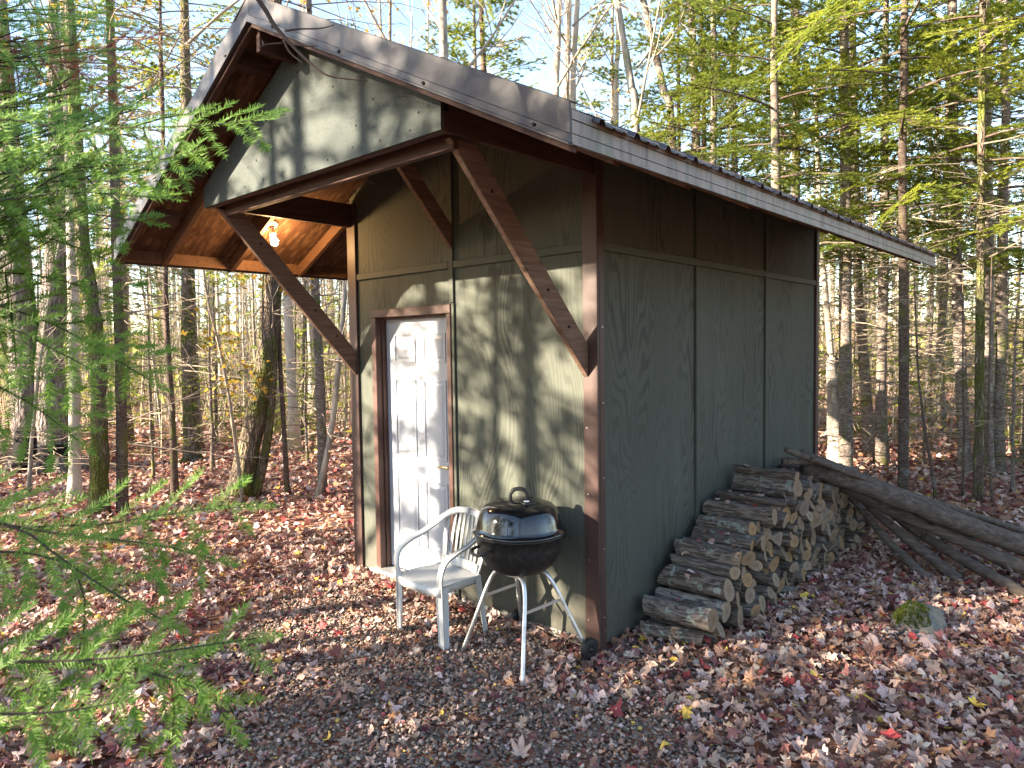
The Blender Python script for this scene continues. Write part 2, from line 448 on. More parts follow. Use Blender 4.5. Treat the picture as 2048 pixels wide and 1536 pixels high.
M = dict(
    ply=mat_plywood(), gable=mat_gable(), osb=mat_osb(), fascia=mat_fascia(),
    batten=mat_plain('green_painted_batten', (0.055, 0.060, 0.048), 0.65, 0.2, 0.18, 8),
    trim=mat_plain('brown_painted_trim', (0.050, 0.026, 0.022), 0.5, 0.3, 0.15, 7, (0.08, 0.055, 0.05), 0.3),
    timber_y=mat_wood('brown_stained_timber', (0.030, 0.014, 0.010), (0.060, 0.028, 0.020), (0.095, 0.048, 0.034), axis=1),
    timber_x=mat_wood('brown_stained_timber_across', (0.030, 0.014, 0.010), (0.060, 0.028, 0.020), (0.095, 0.048, 0.034), axis=0),
    rafter=mat_wood('bare_rafter_timber', (0.065, 0.030, 0.016), (0.115, 0.058, 0.031), (0.16, 0.088, 0.05), axis=0),
    brace=mat_wood('weathered_brace_timber', (0.065, 0.038, 0.027), (0.140, 0.085, 0.060), (0.24, 0.16, 0.12), axis=1),
    flashing=mat_metal('brown_painted_flashing', (0.027, 0.019, 0.021), 0.42, (0.04, 0.03, 0.03), 0.4, 0.0, 0.36),
    roofing=mat_metal('dark_brown_steel_roofing', (0.028, 0.017, 0.017), 0.32, (0.06, 0.04, 0.038), 0.4, 0.0, 0.6),
    door=mat_plain('white_painted_door', (0.33, 0.345, 0.385), 0.45, 0.4, 0.04, 5, (0.38, 0.37, 0.36), 0.35),
    frame=mat_plain('brown_door_frame', (0.060, 0.027, 0.020), 0.5, 0.35, 0.15, 7),
    sill=mat_plain('weathered_sill_wood', (0.30, 0.20, 0.13), 0.8, 0.15, 0.3, 18),
    alu=mat_metal('brushed_aluminium', (0.62, 0.62, 0.62), 0.38, (0.33, 0.31, 0.28), 0.6, 0.85, 0.5),
    brass=mat_metal('tarnished_brass', (0.45, 0.30, 0.12), 0.35, (0.2, 0.14, 0.07), 0.5, 0.9),
    plastic=mat_plain('white_moulded_plastic', (0.42, 0.42, 0.42), 0.42, 0.4, 0.06, 6, (0.30, 0.27, 0.22), 0.5),
    enamel=mat_metal('black_enamel', (0.008, 0.008, 0.009), 0.09, (0.02, 0.02, 0.02), 0.5, 0.0, 0.7),
    enamel_dull=mat_plain('dusty_black_enamel', (0.012, 0.012, 0.012), 0.45, 0.4, 0.3, 60, (0.06, 0.056, 0.05), 0.5),
    blackplastic=mat_plain('black_plastic', (0.012, 0.012, 0.013), 0.5, 0.35, 0.3, 20, (0.05, 0.045, 0.04), 0.4),
    porcelain=mat_plain('white_porcelain', (0.75, 0.71, 0.64), 0.3, 0.5, 0.05, 8),
    cable=mat_plain('grey_cable', (0.16, 0.12, 0.09), 0.5, 0.3),
    screw=mat_metal('steel_screw', (0.5, 0.5, 0.5), 0.4, metallic=0.9),
    dark=mat_plain('rubber_foam_closure', (0.015, 0.014, 0.014), 0.8, 0.1),
    logbark=mat_log_bark(), logend=mat_log_end(),
    bark_fir=mat_bark('fir_bark', (0.058, 0.043, 0.035), (0.163, 0.130, 0.111), (0.351, 0.305, 0.267), moss=0.25, bands=True, lichen=0.5),
    bark_dark=mat_bark('dark_bark', (0.039, 0.026, 0.021), (0.098, 0.070, 0.056), (0.182, 0.143, 0.117), moss=0.2, bands=True, lichen=0.25),
    bark_grey=mat_bark('grey_bark', (0.12, 0.105, 0.09), (0.25, 0.225, 0.195), (0.40, 0.37, 0.33), moss=0.1, lichen=0.5, scale=0.7),
    bark_pale=mat_bark('smooth_pale_bark', (0.30, 0.25, 0.205), (0.40, 0.35, 0.30), (0.48, 0.43, 0.37), scale=0.3),
    bark_moss=mat_bark('mossy_furrowed_bark', (0.065, 0.046, 0.033), (0.169, 0.130, 0.098), (0.312, 0.260, 0.195), moss=0.62, plates=1.0),
    bark_old=mat_bark('old_shaggy_bark', (0.06, 0.045, 0.04), (0.19, 0.155, 0.14), (0.36, 0.31, 0.29), plates=0.6, lichen=0.3),
    pole=mat_wood('weathered_pole_bark', (0.035, 0.027, 0.022), (0.095, 0.075, 0.062), (0.20, 0.17, 0.148), 0.9, 0, 0.9),
    char=mat_plain('charred_wood', (0.012, 0.010, 0.010), 0.9, 0.1, 0.4, 20),
    twig=mat_plain('dead_twig', (0.25, 0.20, 0.155), 0.9, 0.1, 0.4, 9),
    twig_dark=mat_plain('dark_twig', (0.045, 0.033, 0.028), 0.9, 0.1, 0.3, 9),
    twig_pale=mat_plain('pale_twig', (0.30, 0.25, 0.20), 0.9, 0.1, 0.3, 9),
    needles=mat_foliage('fir_needles', (0.070, 0.130, 0.030), (0.270, 0.285, 0.038), 0.6),
    needles_near=mat_foliage('fresh_fir_needles', (0.070, 0.165, 0.024), (0.150, 0.260, 0.034), 0.42, objvar=False),
    needles_rust=mat_foliage('dead_rust_needles', (0.20, 0.045, 0.018), (0.28, 0.075, 0.022), 0.35),
    leaf_yellow=mat_foliage('yellow_leaves', (0.40, 0.28, 0.03), (0.45, 0.20, 0.03), 0.45),
    leaf=mat_foliage('fallen_leaf', (0, 0, 0), (0, 0, 0), 0.16, attr=True, rough=0.6),
    pebble=mat_tint('river_pebble', 0.62, 0.3, 0.25, 220, 0.1),
    far=mat_foliage('far_wood', (0, 0, 0), (0, 0, 0), 0.35, attr=True, rough=0.9),
    ground=mat_ground(),
    rock=mat_plain('pale_granite', (0.135, 0.132, 0.118), 0.9, 0.15, 0.5, 30, (0.05, 0.048, 0.042), 0.8),
    moss=mat_foliage('cushion_moss', (0.05, 0.075, 0.010), (0.13, 0.15, 0.018), 0.2, objvar=False),
)
t_ = NT('glowing_bulb'); t_.b.inputs['Base Color'].default_value = (1, 0.8, 0.5, 1)
t_.b.inputs['Emission Color'].default_value = (1.0, 0.60, 0.25, 1); t_.b.inputs['Emission Strength'].default_value = 150.0
M['bulb'] = t_.m

# ================================================================== GROUND
SHED = (-0.02, 2.48, -0.02, 3.70)
def gz(x, y):
    x = np.asarray(x, float); y = np.asarray(y, float)
    d = np.hypot(x-1.8, y)
    f = np.clip((d-5)/10, 0, 1)
    return f*(0.16*np.sin(x*0.45+1.0)*np.cos(y*0.38) + 0.10*np.sin(x*1.1+y*0.7)) + np.clip(d-20, 0, None)*0.05
b = MB()
rad = np.concatenate([np.linspace(0, 12, 41)[1:], np.geomspace(12.5, 130, 34)])
ang = np.linspace(0, 2*np.pi, 97)[:-1]
X = 1.8+rad[:, None]*np.cos(ang); Y = rad[:, None]*np.sin(ang)
V = np.concatenate([[[1.8, 0, -0.02]], np.stack([X, Y, gz(X, Y)-0.02], -1).reshape(-1, 3)])
b.add(V, [(0, 1+j, 1+(j+1) % 96) for j in range(96)])
b.F[-1] = np.array(b.F[-1])
i = np.arange(len(rad)-1)[:, None]*96; j = np.arange(96)[None]; k = (j+1) % 96
b.V.append(np.zeros((0, 3)))
b.F.append(np.stack([1+i+j, 1+i+j+96, 1+i+k+96, 1+i+k], -1).reshape(-1, 4)); b.M.append(np.zeros(b.F[-1].shape[0])); b.C.append(np.ones((b.F[-1].shape[0], 3)))
ground = tag(b.build('ground', M['ground'], smooth=True), kind='structure')

# ================================================================== SHED
W, L = 2.46, 3.66
XR, ZR, SL = 1.23, 3.745, 0.505
EAVE, YF, YB = 0.945, -1.476, 3.95
XL, XE = -EAVE, W+EAVE
def zt(x): return ZR - SL*abs(x-XR)
shed = thing('garden_shed', 'green plywood shed with brown steel gable roof and open porch overhang', 'shed')
def part(name, b, mat, parent=None, bev=0.0, smooth=False):
    o = b.build(name, mat, parent or shed, smooth)
    if bev: bevel(o, bev)
    return o
def quick(name, mat, *boxes, parent=None, bev=0.003):
    b = MB()
    for q in boxes: b.box(*q)
    return part(name, b, mat, parent, bev)

# plywood, one sheet per part
def sheet_front(poly): b = MB(); b.prism(poly, 1, 0.0, 0.014); part('wall_panel', b, M['ply'])
def sheet_side(y0, y1, z0, z1): quick('wall_panel', M['ply'], (W-0.014, W, y0, y1, z0, z1), bev=0)
sheet_front([(0, 0.02), (0.30, 0.02), (0.30, 2.10), (1.216, 2.10), (1.216, 2.428), (0, 2.428)])
sheet_front([(1.222, 0.02), (W, 0.02), (W, 2.428), (1.222, 2.428)])
sheet_front([(0, 2.434), (1.216, 2.434), (1.216, zt(1.216)-0.05), (0, zt(0)-0.05)])
sheet_front([(1.222, 2.434), (W, 2.434), (W, zt(W)-0.05), (1.222, zt(1.222)-0.05)])
for y0, y1 in ((0.016, 1.217), (1.223, 2.437), (2.443, L)):
    sheet_side(y0, y1, 0.02, 2.428); sheet_side(y0, y1, 2.434, zt(W)-0.05)
b = MB(); b.prism([(0, 0.0), (W-0.016, 0.0), (W-0.016, zt(W)-0.05), (XR, ZR-0.05), (0, zt(0)-0.05)], 1, L-0.014, L)
part('back_wall', b, M['ply'])
quick('wall_panel', M['ply'], (0, 0.014, 0.016, L-0.016, 0.0, zt(0)-0.05), bev=0)
# battens
def batten_front(x0, x1, z0, z1): quick('batten', M['batten'], (x0, x1, -0.018, -0.001, z0, z1))
def batten_side(y0, y1, z0, z1): quick('batten', M['batten'], (W+0.001, W+0.02, y0, y1, z0, z1))
batten_front(0.096, 1.192, 2.402, 2.452); batten_front(1.246, 2.376, 2.402, 2.452)
batten_front(1.196, 1.242, 2.16, 3.45); batten_front(1.219, 1.245, 0.03, 2.157)
batten_side(0.056, 2.41, 2.402, 2.452); batten_side(2.414, 3.60, 2.398, 2.448)
for yy in (1.22, 2.44):
    batten_side(yy-0.022, yy+0.022, 0.03, 2.398); batten_side(yy-0.022, yy+0.022, 2.456, 3.05)
# corner boards
def corner(*boxes): quick('corner_board', M['trim'], *boxes)
corner((W-0.085, W+0.022, -0.022, -0.001, 0.0, 3.02)); corner((W+0.001, W+0.0225, 0.001, 0.052, 0.0, 3.02))
corner((-0.022, 0.09, -0.022, -0.001, 0.0, 3.02)); corner((-0.0225, -0.001, 0.001, 0.052, 0.0, 3.02))
corner((W+0.001, W+0.0225, L-0.05, L+0.02, 0.0, 3.02))
for x, z in [(W-0.06, 0.18), (W-0.05, 0.55), (W-0.055, 0.95), (W-0.06, 1.35), (0.03, 0.4), (0.035, 1.1)]:
    b = MB(); b.tube([(x, -0.0215, z), (x, -0.0245, z)], 0.0045, 8); part('screw', b, M['screw'])
for y, z in [(0.03, 0.12), (0.026, 0.2), (0.03, 0.62), (0.028, 1.05), (0.03, 1.5), (0.028, 1.95)]:
    b = MB(); b.tube([(W+0.022, y, z), (W+0.025, y, z)], 0.0045, 8); part('screw', b, M['screw'])
quick('base_flashing', M['alu'], (1.26, W-0.1, -0.006, -0.001, 0.0, 0.045), bev=0)
# ---- door
DL, DR, DB, DT, DY = 0.345, 1.168, 0.085, 2.085, 0.075
b = MB()
b.box(0.285, DL-0.002, -0.024, 0.11, 0.0, 2.085); b.box(DR+0.002, 1.214, -0.024, 0.11, 0.0, 2.085); b.box(0.285, 1.214, -0.0245, 0.11, 2.087, 2.152)
frame = part('door_frame', b, M['frame'], bev=0.004)
quick('stop_bead', M['frame'], (DL-0.001, DL+0.012, 0.03, 0.072, 0.08, 2.085), (DL+0.012, DR, 0.03, 0.072, 2.07, 2.085), parent=frame)
door = quick('door', M['door'], (DL+0.003, DR, DY, DY+0.045, DB, DT-0.003))
stile, mid = 0.115, 0.095
pw = (DR-DL-2*stile-mid)/2
for z0, z1 in ((0.30, 0.83), (1.0, 1.60), (1.735, 1.955)):
    for x0 in (DL+stile, DL+stile+pw+mid):
        b = MB(); x1 = x0+pw; y0 = DY-0.0005
        t_, q = 0.011, 0.007
        b.box(x0, x1, y0-q, y0, z0, z0+t_); b.box(x0, x1, y0-q, y0, z1-t_, z1)
        b.box(x0, x0+t_, y0-q, y0, z0+t_, z1-t_); b.box(x1-t_, x1, y0-q, y0, z0+t_, z1-t_)
        g, s2 = 0.026, 0.045
        V = [(x0+g, y0, z0+g), (x1-g, y0, z0+g), (x1-g, y0, z1-g), (x0+g, y0, z1-g),
             (x0+s2, y0-0.007, z0+s2), (x1-s2, y0-0.007, z0+s2), (x1-s2, y0-0.007, z1-s2), (x0+s2, y0-0.007, z1-s2)]
        b.add(V, [(4, 5, 6, 7), (0, 1, 5, 4), (1, 2, 6, 5), (2, 3, 7, 6), (3, 0, 4, 7)])
        part('panel', b, M['door'], door)
b = MB()
b.lathe([(0.0, 0), (0.026, 0), (0.030, 0.006), (0.0, 0.012)], seg=20)
b.V[-1] = np.stack([b.V[-1][:, 0]+1.115, DY-b.V[-1][:, 2], b.V[-1][:, 1]+0.965], -1)
b.tube([(1.115, DY-0.01, 0.965), (1.115, DY-0.05, 0.965)], 0.009, 10)
b.tube(spline([(1.118, DY-0.05, 0.965), (1.07, DY-0.054, 0.966), (1.02, DY-0.05, 0.962), (0.985, DY-0.045, 0.958)], 10), [0.009, 0.0095, 0.0095, 0.009, 0.009, 0.0085, 0.008, 0.0075, 0.007, 0.005], 10)
part('handle', b, M['brass'], door, smooth=True)
quick('threshold', M['alu'], (0.25, 1.225, -0.07, 0.073, 0.052, 0.08))
quick('sill', M['sill'], (0.26, 1.22, -0.062, -0.001, -0.01, 0.05))
# ---- porch gable
ZP, YP = 2.838, -1.2
def ptop(x): return zt(x)-0.150
b = MB(); b.prism([(0, ZP), (W-0.005, ZP), (W-0.005, ptop(W)), (XR, ptop(XR)), (0, ptop(0))], 1, YP, YP+0.013)
gab = part('gable_panel', b, M['gable'])
r2 = random.Random(3)
nails = [(0.12+0.235*k, ZP+0.05+r2.uniform(-.012, .012)) for k in range(10)] + [(0.15, 2.93), (0.5, 3.1), (0.9, 3.28), (1.25, 3.42), (1.6, 3.25), (1.95, 3.1), (2.3, 2.95), (1.25, 3.15), (0.75, 3.02), (1.8, 3.0)]
for x, z in nails:
    b = MB(); b.tube([(x, YP, z), (x, YP-0.002, z)], 0.006, 8); part('nail', b, M['dark'], gab)
b = MB(); b.box(0.0, W, YP+0.014, YP+0.052, ZP-0.006, ZP+0.09); part('header', b, M['timber_x'], bev=0.003)
b = MB(); b.box(0.05, W-0.042, YP+0.11, YP+0.148, ZP-0.055, ZP+0.055); part('header', b, M['timber_x'], bev=0.003)
for x0 in (W-0.039, 0.002):
    b = MB(); b.box(x0, x0+0.037, YP+0.054, -0.024, ZP-0.002, ZP+0.185); part('beam', b, M['timber_y'], bev=0.003)
b = MB(); b.box(XR-0.019, XR+0.019, YF+0.05, -0.02, ZR-0.27, ZR-0.085); part('ridge_beam', b, M['timber_y'], bev=0.003)
quick('metal_strap', M['screw'], (W-0.03, W-0.012, YP+0.0035, YP+0.0125, ZP+0.10, ZP+0.125))
def brace(x0, zlo, zhi, ztop_):
    k = 1.08
    b = MB(); b.prism([(-0.024, zlo), (-0.024, zhi), (-0.024-(ztop_-zhi)/k, ztop_), (-0.024-(ztop_-zlo)/k, ztop_)], 0, x0, x0+0.04)
    return part('brace', b, M['brace'], bev=0.004)
brace(W-0.083, 1.655, 1.85, ZP-0.008)
brace(0.04, 1.63, 1.825, ZP-0.008)
brace(XR-0.02, 2.53, 2.70, ZR-0.275)
for x0 in (W-0.083, 0.04):
    for zz in (1.95, 2.15, 2.62):
        y = -0.024-(zz-1.75)/1.08
        b = MB(); b.tube([(x0-0.0, y, zz), (x0-0.004, y, zz)], 0.009, 8); b.tube([(x0+0.04, y, zz), (x0+0.044, y, zz)], 0.009, 8)
        part('bolt', b, M['dark'])
# ---- rafters, lookouts, sheathing
def slope_piece(x0, x1, y0, y1, d0, d1):
    """bar that follows the slope from x0 to x1 between depths d0..d1 below the roof line"""
    b = MB(); b.prism([(x0, zt(x0)-d1), (x1, zt(x1)-d1), (x1, zt(x1)-d0), (x0, zt(x0)-d0)], 1, y0, y1); return b
ry = [on_x(px, py, XL+0.02)[1] for px, py in ((321, 523), (458, 535), (594, 547))]
yr = [YP+0.0145+0.04, ry[1], ry[2], 0.6, 1.2, 1.8, 2.4, 3.0, 3.6]
for y in yr:
    part('rafter', slope_piece(XL+0.042, XR-0.022, y, y+0.038, 0.045, 0.148), M['rafter'], bev=0.002)
    part('rafter', slope_piece(XR+0.022, XE-0.042, y, y+0.038, 0.045, 0.148), M['rafter'], bev=0.002)
for sx in (-1, 1):
    for dx in (0.28, 0.75, 1.2, 1.66):
        x = XR+sx*dx
        part('lookout', slope_piece(x-0.02, x+0.02, YF+0.052, YP-0.002, 0.045, 0.13), M['timber_y'], bev=0.002)
for x0 in (XL+0.004, XE-0.041):
    b = MB(); b.box(x0, x0+0.036, YF+0.055, YB-0.01, 2.535, 2.645 if x0 < 0 else 2.635); part('eave_board', b, M['rafter'] if x0 < 0 else M['timber_y'], bev=0.002)
part('roof_sheathing', slope_piece(XL+0.002, XR-0.001, YF+0.012, YB, 0.02, 0.042), M['osb'])
part('roof_sheathing', slope_piece(XR+0.001, XE-0.002, YF+0.012, YB, 0.02, 0.042), M['osb'])
for a, c in ((XL+0.004, XR-0.001), (XR+0.001, XE-0.004)):
    part('rake_board', slope_piece(a, c, YF+0.012, YF+0.048, 0.045, 0.15), M['timber_x'], bev=0.002)
# ---- flashing along the rakes
def rake_flash(xa, xb):
    s = 1 if xb > xa else -1
    b = MB()
    def strip(d0, d1, y0, y1):
        b.prism([(xa, zt(xa)-d1), (xb, zt(xb)-d1), (xb, zt(xb)-d0), (xa, zt(xa)-d0)], 1, y0, y1)
    strip(-0.022, 0.088, YF, YF+0.010)            # face
    strip(0.089, 0.118, YF-0.007, YF+0.010)       # hem
    strip(0.1185, 0.128, YF-0.012, YF+0.010)      # drip lip
    strip(-0.024, -0.0225, YF, YF+0.13)           # top flange lying on the roof
    o = part('rake_flashing', b, M['flashing'], bev=0.0015)
    for k in np.linspace(0.12, 0.93, 4):
        x = xa+(xb-xa)*k; z = zt(x)-0.104
        c = MB(); c.tube([(x, YF-0.007, z), (x, YF-0.013, z)], 0.0075, 6); part('screw', c, M['dark'], o)
rake_flash(XR+0.0005, XE+0.004)
rake_flash(XR-0.0005, XL-0.004)
# ---- ribbed steel sheets
def roof_sheet(xa, xb):
    per, rb = 0.229, 0.019
    prof = []
    y = YF+0.125
    while y < YB+0.02:
        prof += [(y, 0), (y+0.012, rb), (y+0.034, rb), (y+0.046, 0), (y+0.085, 0), (y+0.09, 0.005), (y+0.105, 0.005), (y+0.11, 0), (y+0.15, 0), (y+0.155, 0.005), (y+0.17, 0.005), (y+0.175, 0)]
        y += per
    prof = [p for p in prof if p[0] < YB+0.02]
    n = len(prof); b = MB(); V = []
    for x in (xa, xb):
        for yy, h in prof: V.append((x, yy, zt(x)-0.016+h))
    for x in (xa, xb):
        for yy, h in prof: V.append((x, yy, zt(x)-0.0185+h))
    F = [(i, i+1, n+i+1, n+i) for i in range(n-1)] + [(2*n+i, 3*n+i, 3*n+i+1, 2*n+i+1) for i in range(n-1)] + [(n+i, n+i+1, 3*n+i+1, 3*n+i) for i in range(n-1)]
    b.add(V, F)
    o = part('roof_sheet', b, M['roofing'])
    c = MB()
    for i in range(0, n-3, 12):          # closure foam under each rib at the eave
        ya, yb_ = prof[i][0], prof[min(i+3, n-1)][0]
        x = xb-np.sign(xb-xa)*0.03
        c.box(min(x, x-np.sign(xb-xa)*0.02), max(x, x-np.sign(xb-xa)*0.02), ya+0.004, yb_-0.004, zt(x)-0.014, zt(x)-0.001)
    part('rib_closure', c, M['dark'], o)
roof_sheet(XR+0.01, XE+0.035)
roof_sheet(XR-0.01, XL-0.03)
b = MB()
b.prism([(XR-0.16, zt(XR-0.16)+0.006), (XR, ZR+0.012), (XR+0.16, zt(XR+0.16)+0.006), (XR+0.16, zt(XR+0.16)+0.009), (XR, ZR+0.03), (XR-0.16, zt(XR-0.16)+0.009)], 1, YF-0.004, YB+0.02)
part('ridge_cap', b, M['flashing'])
# ---- eave fascias
for s, x in ((1, XE-0.004), (-1, XL+0.004)):
    b = MB()
    def st(z0, z1, t0): b.box(min(x, x+s*t0), max(x, x+s*t0), YF+0.0115, YB, z0, z1)
    st(2.520, 2.528, 0.016); st(2.5285, 2.556, 0.009); st(2.5565, 2.560, 0.005); st(2.5605, 2.602, 0.009); st(2.6025, 2.608, 0.004); st(2.6085, 2.640, 0.0095)
    part('fascia', b, M['fascia'] if s > 0 else M['flashing'])
# ---- lamp
def ray_to_slope(px, py, d):
    v = FW + (px-1024)/FPX*RT - (py-768)/FPX*UP
    for t in np.linspace(3, 7, 4001):
        P = CAM+t*v
        if P[0] < XR and P[1] < -0.05 and P[2] >= zt(P[0])-d: return P
    return P
H0 = ray_to_slope(540, 449, 0.046)
nn = norm((SL, 0, -1))
def frame_lathe(b, prof, c, n, seg=20):
    b.lathe(prof, seg=seg)
    v = b.V[-1]; a = norm(np.cross(n, (0, 1, 0))); c2 = np.cross(n, a)
    b.V[-1] = np.asarray(c) + v[:, :1]*a + v[:, 1:2]*c2 + v[:, 2:3]*np.asarray(n)
b = MB(); frame_lathe(b, [(0.0, 0), (0.062, 0), (0.064, 0.008), (0.05, 0.02), (0.03, 0.026), (0.024, 0.032), (0.0, 0.033)], H0, nn)
lamp = part('lamp_holder', b, M['porcelain'], smooth=True)
s0 = H0+nn*0.03; sd = norm(nn*0.75+np.array([0, 0, -0.6])+0.1*_r)
b = MB(); frame_lathe(b, [(0, 0), (0.019, 0), (0.021, 0.02), (0.019, 0.04), (0.027, 0.046), (0.027, 0.062), (0.018, 0.066), (0.0, 0.067)], s0, sd)
part('socket', b, M['porcelain'], lamp, smooth=True)
b = MB(); frame_lathe(b, [(0.0, 0.0), (0.014, 0.0), (0.015, 0.012), (0.023, 0.03), (0.030, 0.05), (0.030, 0.064), (0.024, 0.080), (0.012, 0.090), (0.0, 0.092)], s0+sd*0.066, sd)
part('bulb', b, M['bulb'], lamp, smooth=True)
Cb = lambda px, py, y: (CAM + (y-CAM[1])/((FW+(px-1024)/FPX*RT-(py-768)/FPX*UP)[1])*(FW+(px-1024)/FPX*RT-(py-768)/FPX*UP))
b = MB(); b.tube(spline([Cb(628, 402, -0.14), Cb(624, 392, -0.16), Cb(634, 388, -0.16), Cb(655, 398, -0.13), Cb(680, 407, -0.1), Cb(700, 395, -0.08), Cb(715, 372, -0.07), Cb(730, 362, -0.06), Cb(748, 368, -0.05)], 40), 0.004, 6)
part('cable', b, M['cable'], smooth=True)

# ================================================================== WHITE PLASTIC CHAIR
ch = thing('plastic_chair', 'white moulded plastic armchair with slatted back beside the black grill', 'chair', (1.505, -0.405, -0.005), R(-3))
ch.scale = (.90, .90, .90)
def strip(P, S, w, th, n=None):
    """flat bar swept along P with width direction S"""
    P = np.asarray(P, float); S = np.asarray(S, float); T = np.gradient(P, axis=0)
    S = S - (S*T).sum(1)[:, None]*T/((T*T).sum(1)[:, None]); S /= np.linalg.norm(S, axis=1)[:, None]
    N = np.cross(T, S); N /= np.linalg.norm(N, axis=1)[:, None]
    w = np.broadcast_to(np.asarray(w, float), len(P))[:, None]; th = np.broadcast_to(np.asarray(th, float), len(P))[:, None]
    c = [(-.5, -.3), (-.42, .5), (-.2, .5), (.2, .5), (.42, .5), (.5, -.3), (.42, -.5), (.38, .1), (-.38, .1), (-.42, -.5)]
    V = np.stack([P+S*w*a+N*th*q for a, q in c], 1).reshape(-1, 3); k = len(c)
    b = MB(); i = np.arange(len(P)-1)[:, None]*k; j = np.arange(k)[None]; j2 = (j+1) % k
    b.add(V, np.stack([i+j, i+j2, i+j2+k, i+j+k], -1).reshape(-1, 4))
    for f in (list(range(k)), list(range((len(P)-1)*k, len(P)*k))): b.F.append(np.array([f])); b.M.append(np.array([0])); b.C.append(np.ones((1, 3)))
    return b
PL = M['plastic']
b = MB(); n1, n2 = 15, 15
gx, gy = np.meshgrid(np.linspace(-1, 1, n1), np.linspace(-1, 1, n2))
wid = np.where(gy < 0, 0.235, 0.235-0.035*gy)
sx_ = gx*wid; sy_ = gy*0.205-0.02 - 0.02*(1-gx**2)*(gy < -0.5)*np.clip(-gy-0.5, 0, 1)*2
sz_ = 0.425 - 0.018*(1-gx**4)*(1-np.clip(gy, -1, 1)**4) - 0.03*np.clip(-gy-0.78, 0, 1)**1.3*4*0.6 - 0.012*np.clip(gy, 0, 1)
top = np.stack([sx_, sy_, sz_], -1).reshape(-1, 3); bot = top-np.array([0, 0, 0.007])
idx = np.arange(n1*n2).reshape(n2, n1)
F = np.stack([idx[:-1, :-1], idx[:-1, 1:], idx[1:, 1:], idx[1:, :-1]], -1).reshape(-1, 4)
b.add(np.concatenate([top, bot]), np.concatenate([F, F[:, ::-1]+n1*n2]))
part('seat', b, PL, ch, smooth=True)
rim = np.concatenate([np.stack([sx_[0], sy_[0], sz_[0]], -1), np.stack([sx_[1:, -1], sy_[1:, -1], sz_[1:, -1]], -1), np.stack([sx_[-1, ::-1], sy_[-1, ::-1], sz_[-1, ::-1]], -1)[1:], np.stack([sx_[::-1, 0], sy_[::-1, 0], sz_[::-1, 0]], -1)[1:]])
b = MB(); V = np.concatenate([rim, rim*[1.012, 1.012, 1]+[0, 0, -0.055]]); k = len(rim)
b.add(V, [(i, i+1, k+i+1, k+i) for i in range(k-1)])
o = part('seat_apron', b, PL, ch, smooth=True); sm = o.modifiers.new('solid', 'SOLIDIFY'); sm.thickness = 0.004
for s in (-1, 1):
    for fx, fy, tx, ty, w0, w1 in ((s*0.245, -0.205, s*0.228, -0.205, 0.075, 0.055), (s*0.225, 0.215, s*0.195, 0.165, 0.062, 0.044)):
        P = spline([(fx, fy, 0.0), ((fx*.6+tx*.4), (fy*.6+ty*.4), 0.17), (tx, ty, 0.42)], 8)
        wl = np.linspace(w1, w0, 8)
        b = strip(P, np.tile((1.0, 0, 0), (8, 1)), wl, 0.016)
        c = strip(P+np.stack([s*wl*0.45, np.full(8, np.sign(-fy)*0.018), np.zeros(8)], -1), np.tile((0, 1.0, 0), (8, 1)), wl*0.85, 0.013)
        b.V += c.V; b.F += [f+b.n for f in c.F]; b.M += c.M; b.C += c.C; b.n += c.n
        part('leg', b, PL, ch, smooth=False, bev=0.002)
    P = spline([(s*0.232, -0.205, 0.40), (s*0.252, -0.215, 0.50), (s*0.262, -0.185, 0.585), (s*0.268, -0.09, 0.635), (s*0.266, 0.04, 0.672), (s*0.248, 0.15, 0.725), (s*0.205, 0.225, 0.785), (s*0.12, 0.262, 0.822), (s*0.0, 0.275, 0.832)], 34)
    S = np.stack([np.full(34, s*1.0), np.linspace(0.9, 0.1, 34)*0.0, np.linspace(0.05, 0.3, 34)], -1)
    S[24:] = np.stack([np.linspace(s*1.0, 0, 10), np.linspace(0, 0.35, 10), np.linspace(0.3, 1, 10)], -1)
    part('armrest', strip(P, S, np.linspace(0.055, 0.052, 34), 0.018), PL, ch, smooth=True)
    P = spline([(s*0.185, 0.17, 0.42), (s*0.205, 0.20, 0.52), (s*0.215, 0.225, 0.64), (s*0.205, 0.24, 0.77)], 12)
    part('back_post', strip(P, np.tile((1.0, 0, 0), (12, 1)), 0.05, 0.014), PL, ch, smooth=True)
part('back_rail', strip(spline([(-0.19, 0.175, 0.445), (0, 0.195, 0.455), (0.19, 0.175, 0.445)], 12), np.tile((0, 0.2, 1.0), (12, 1)), 0.075, 0.012), PL, ch, smooth=True)
for x in np.linspace(-0.14, 0.14, 7):
    P = spline([(x*0.95, 0.19+0.01*(1-(x/.15)**2), 0.47), (x, 0.228+0.012*(1-(x/.15)**2), 0.65), (x*0.95, 0.262+0.01*(1-(x/.15)**2), 0.805)], 9)
    part('slat', strip(P, np.tile((1.0, 0, 0), (9, 1)), 0.026, 0.010), PL, ch, smooth=True)

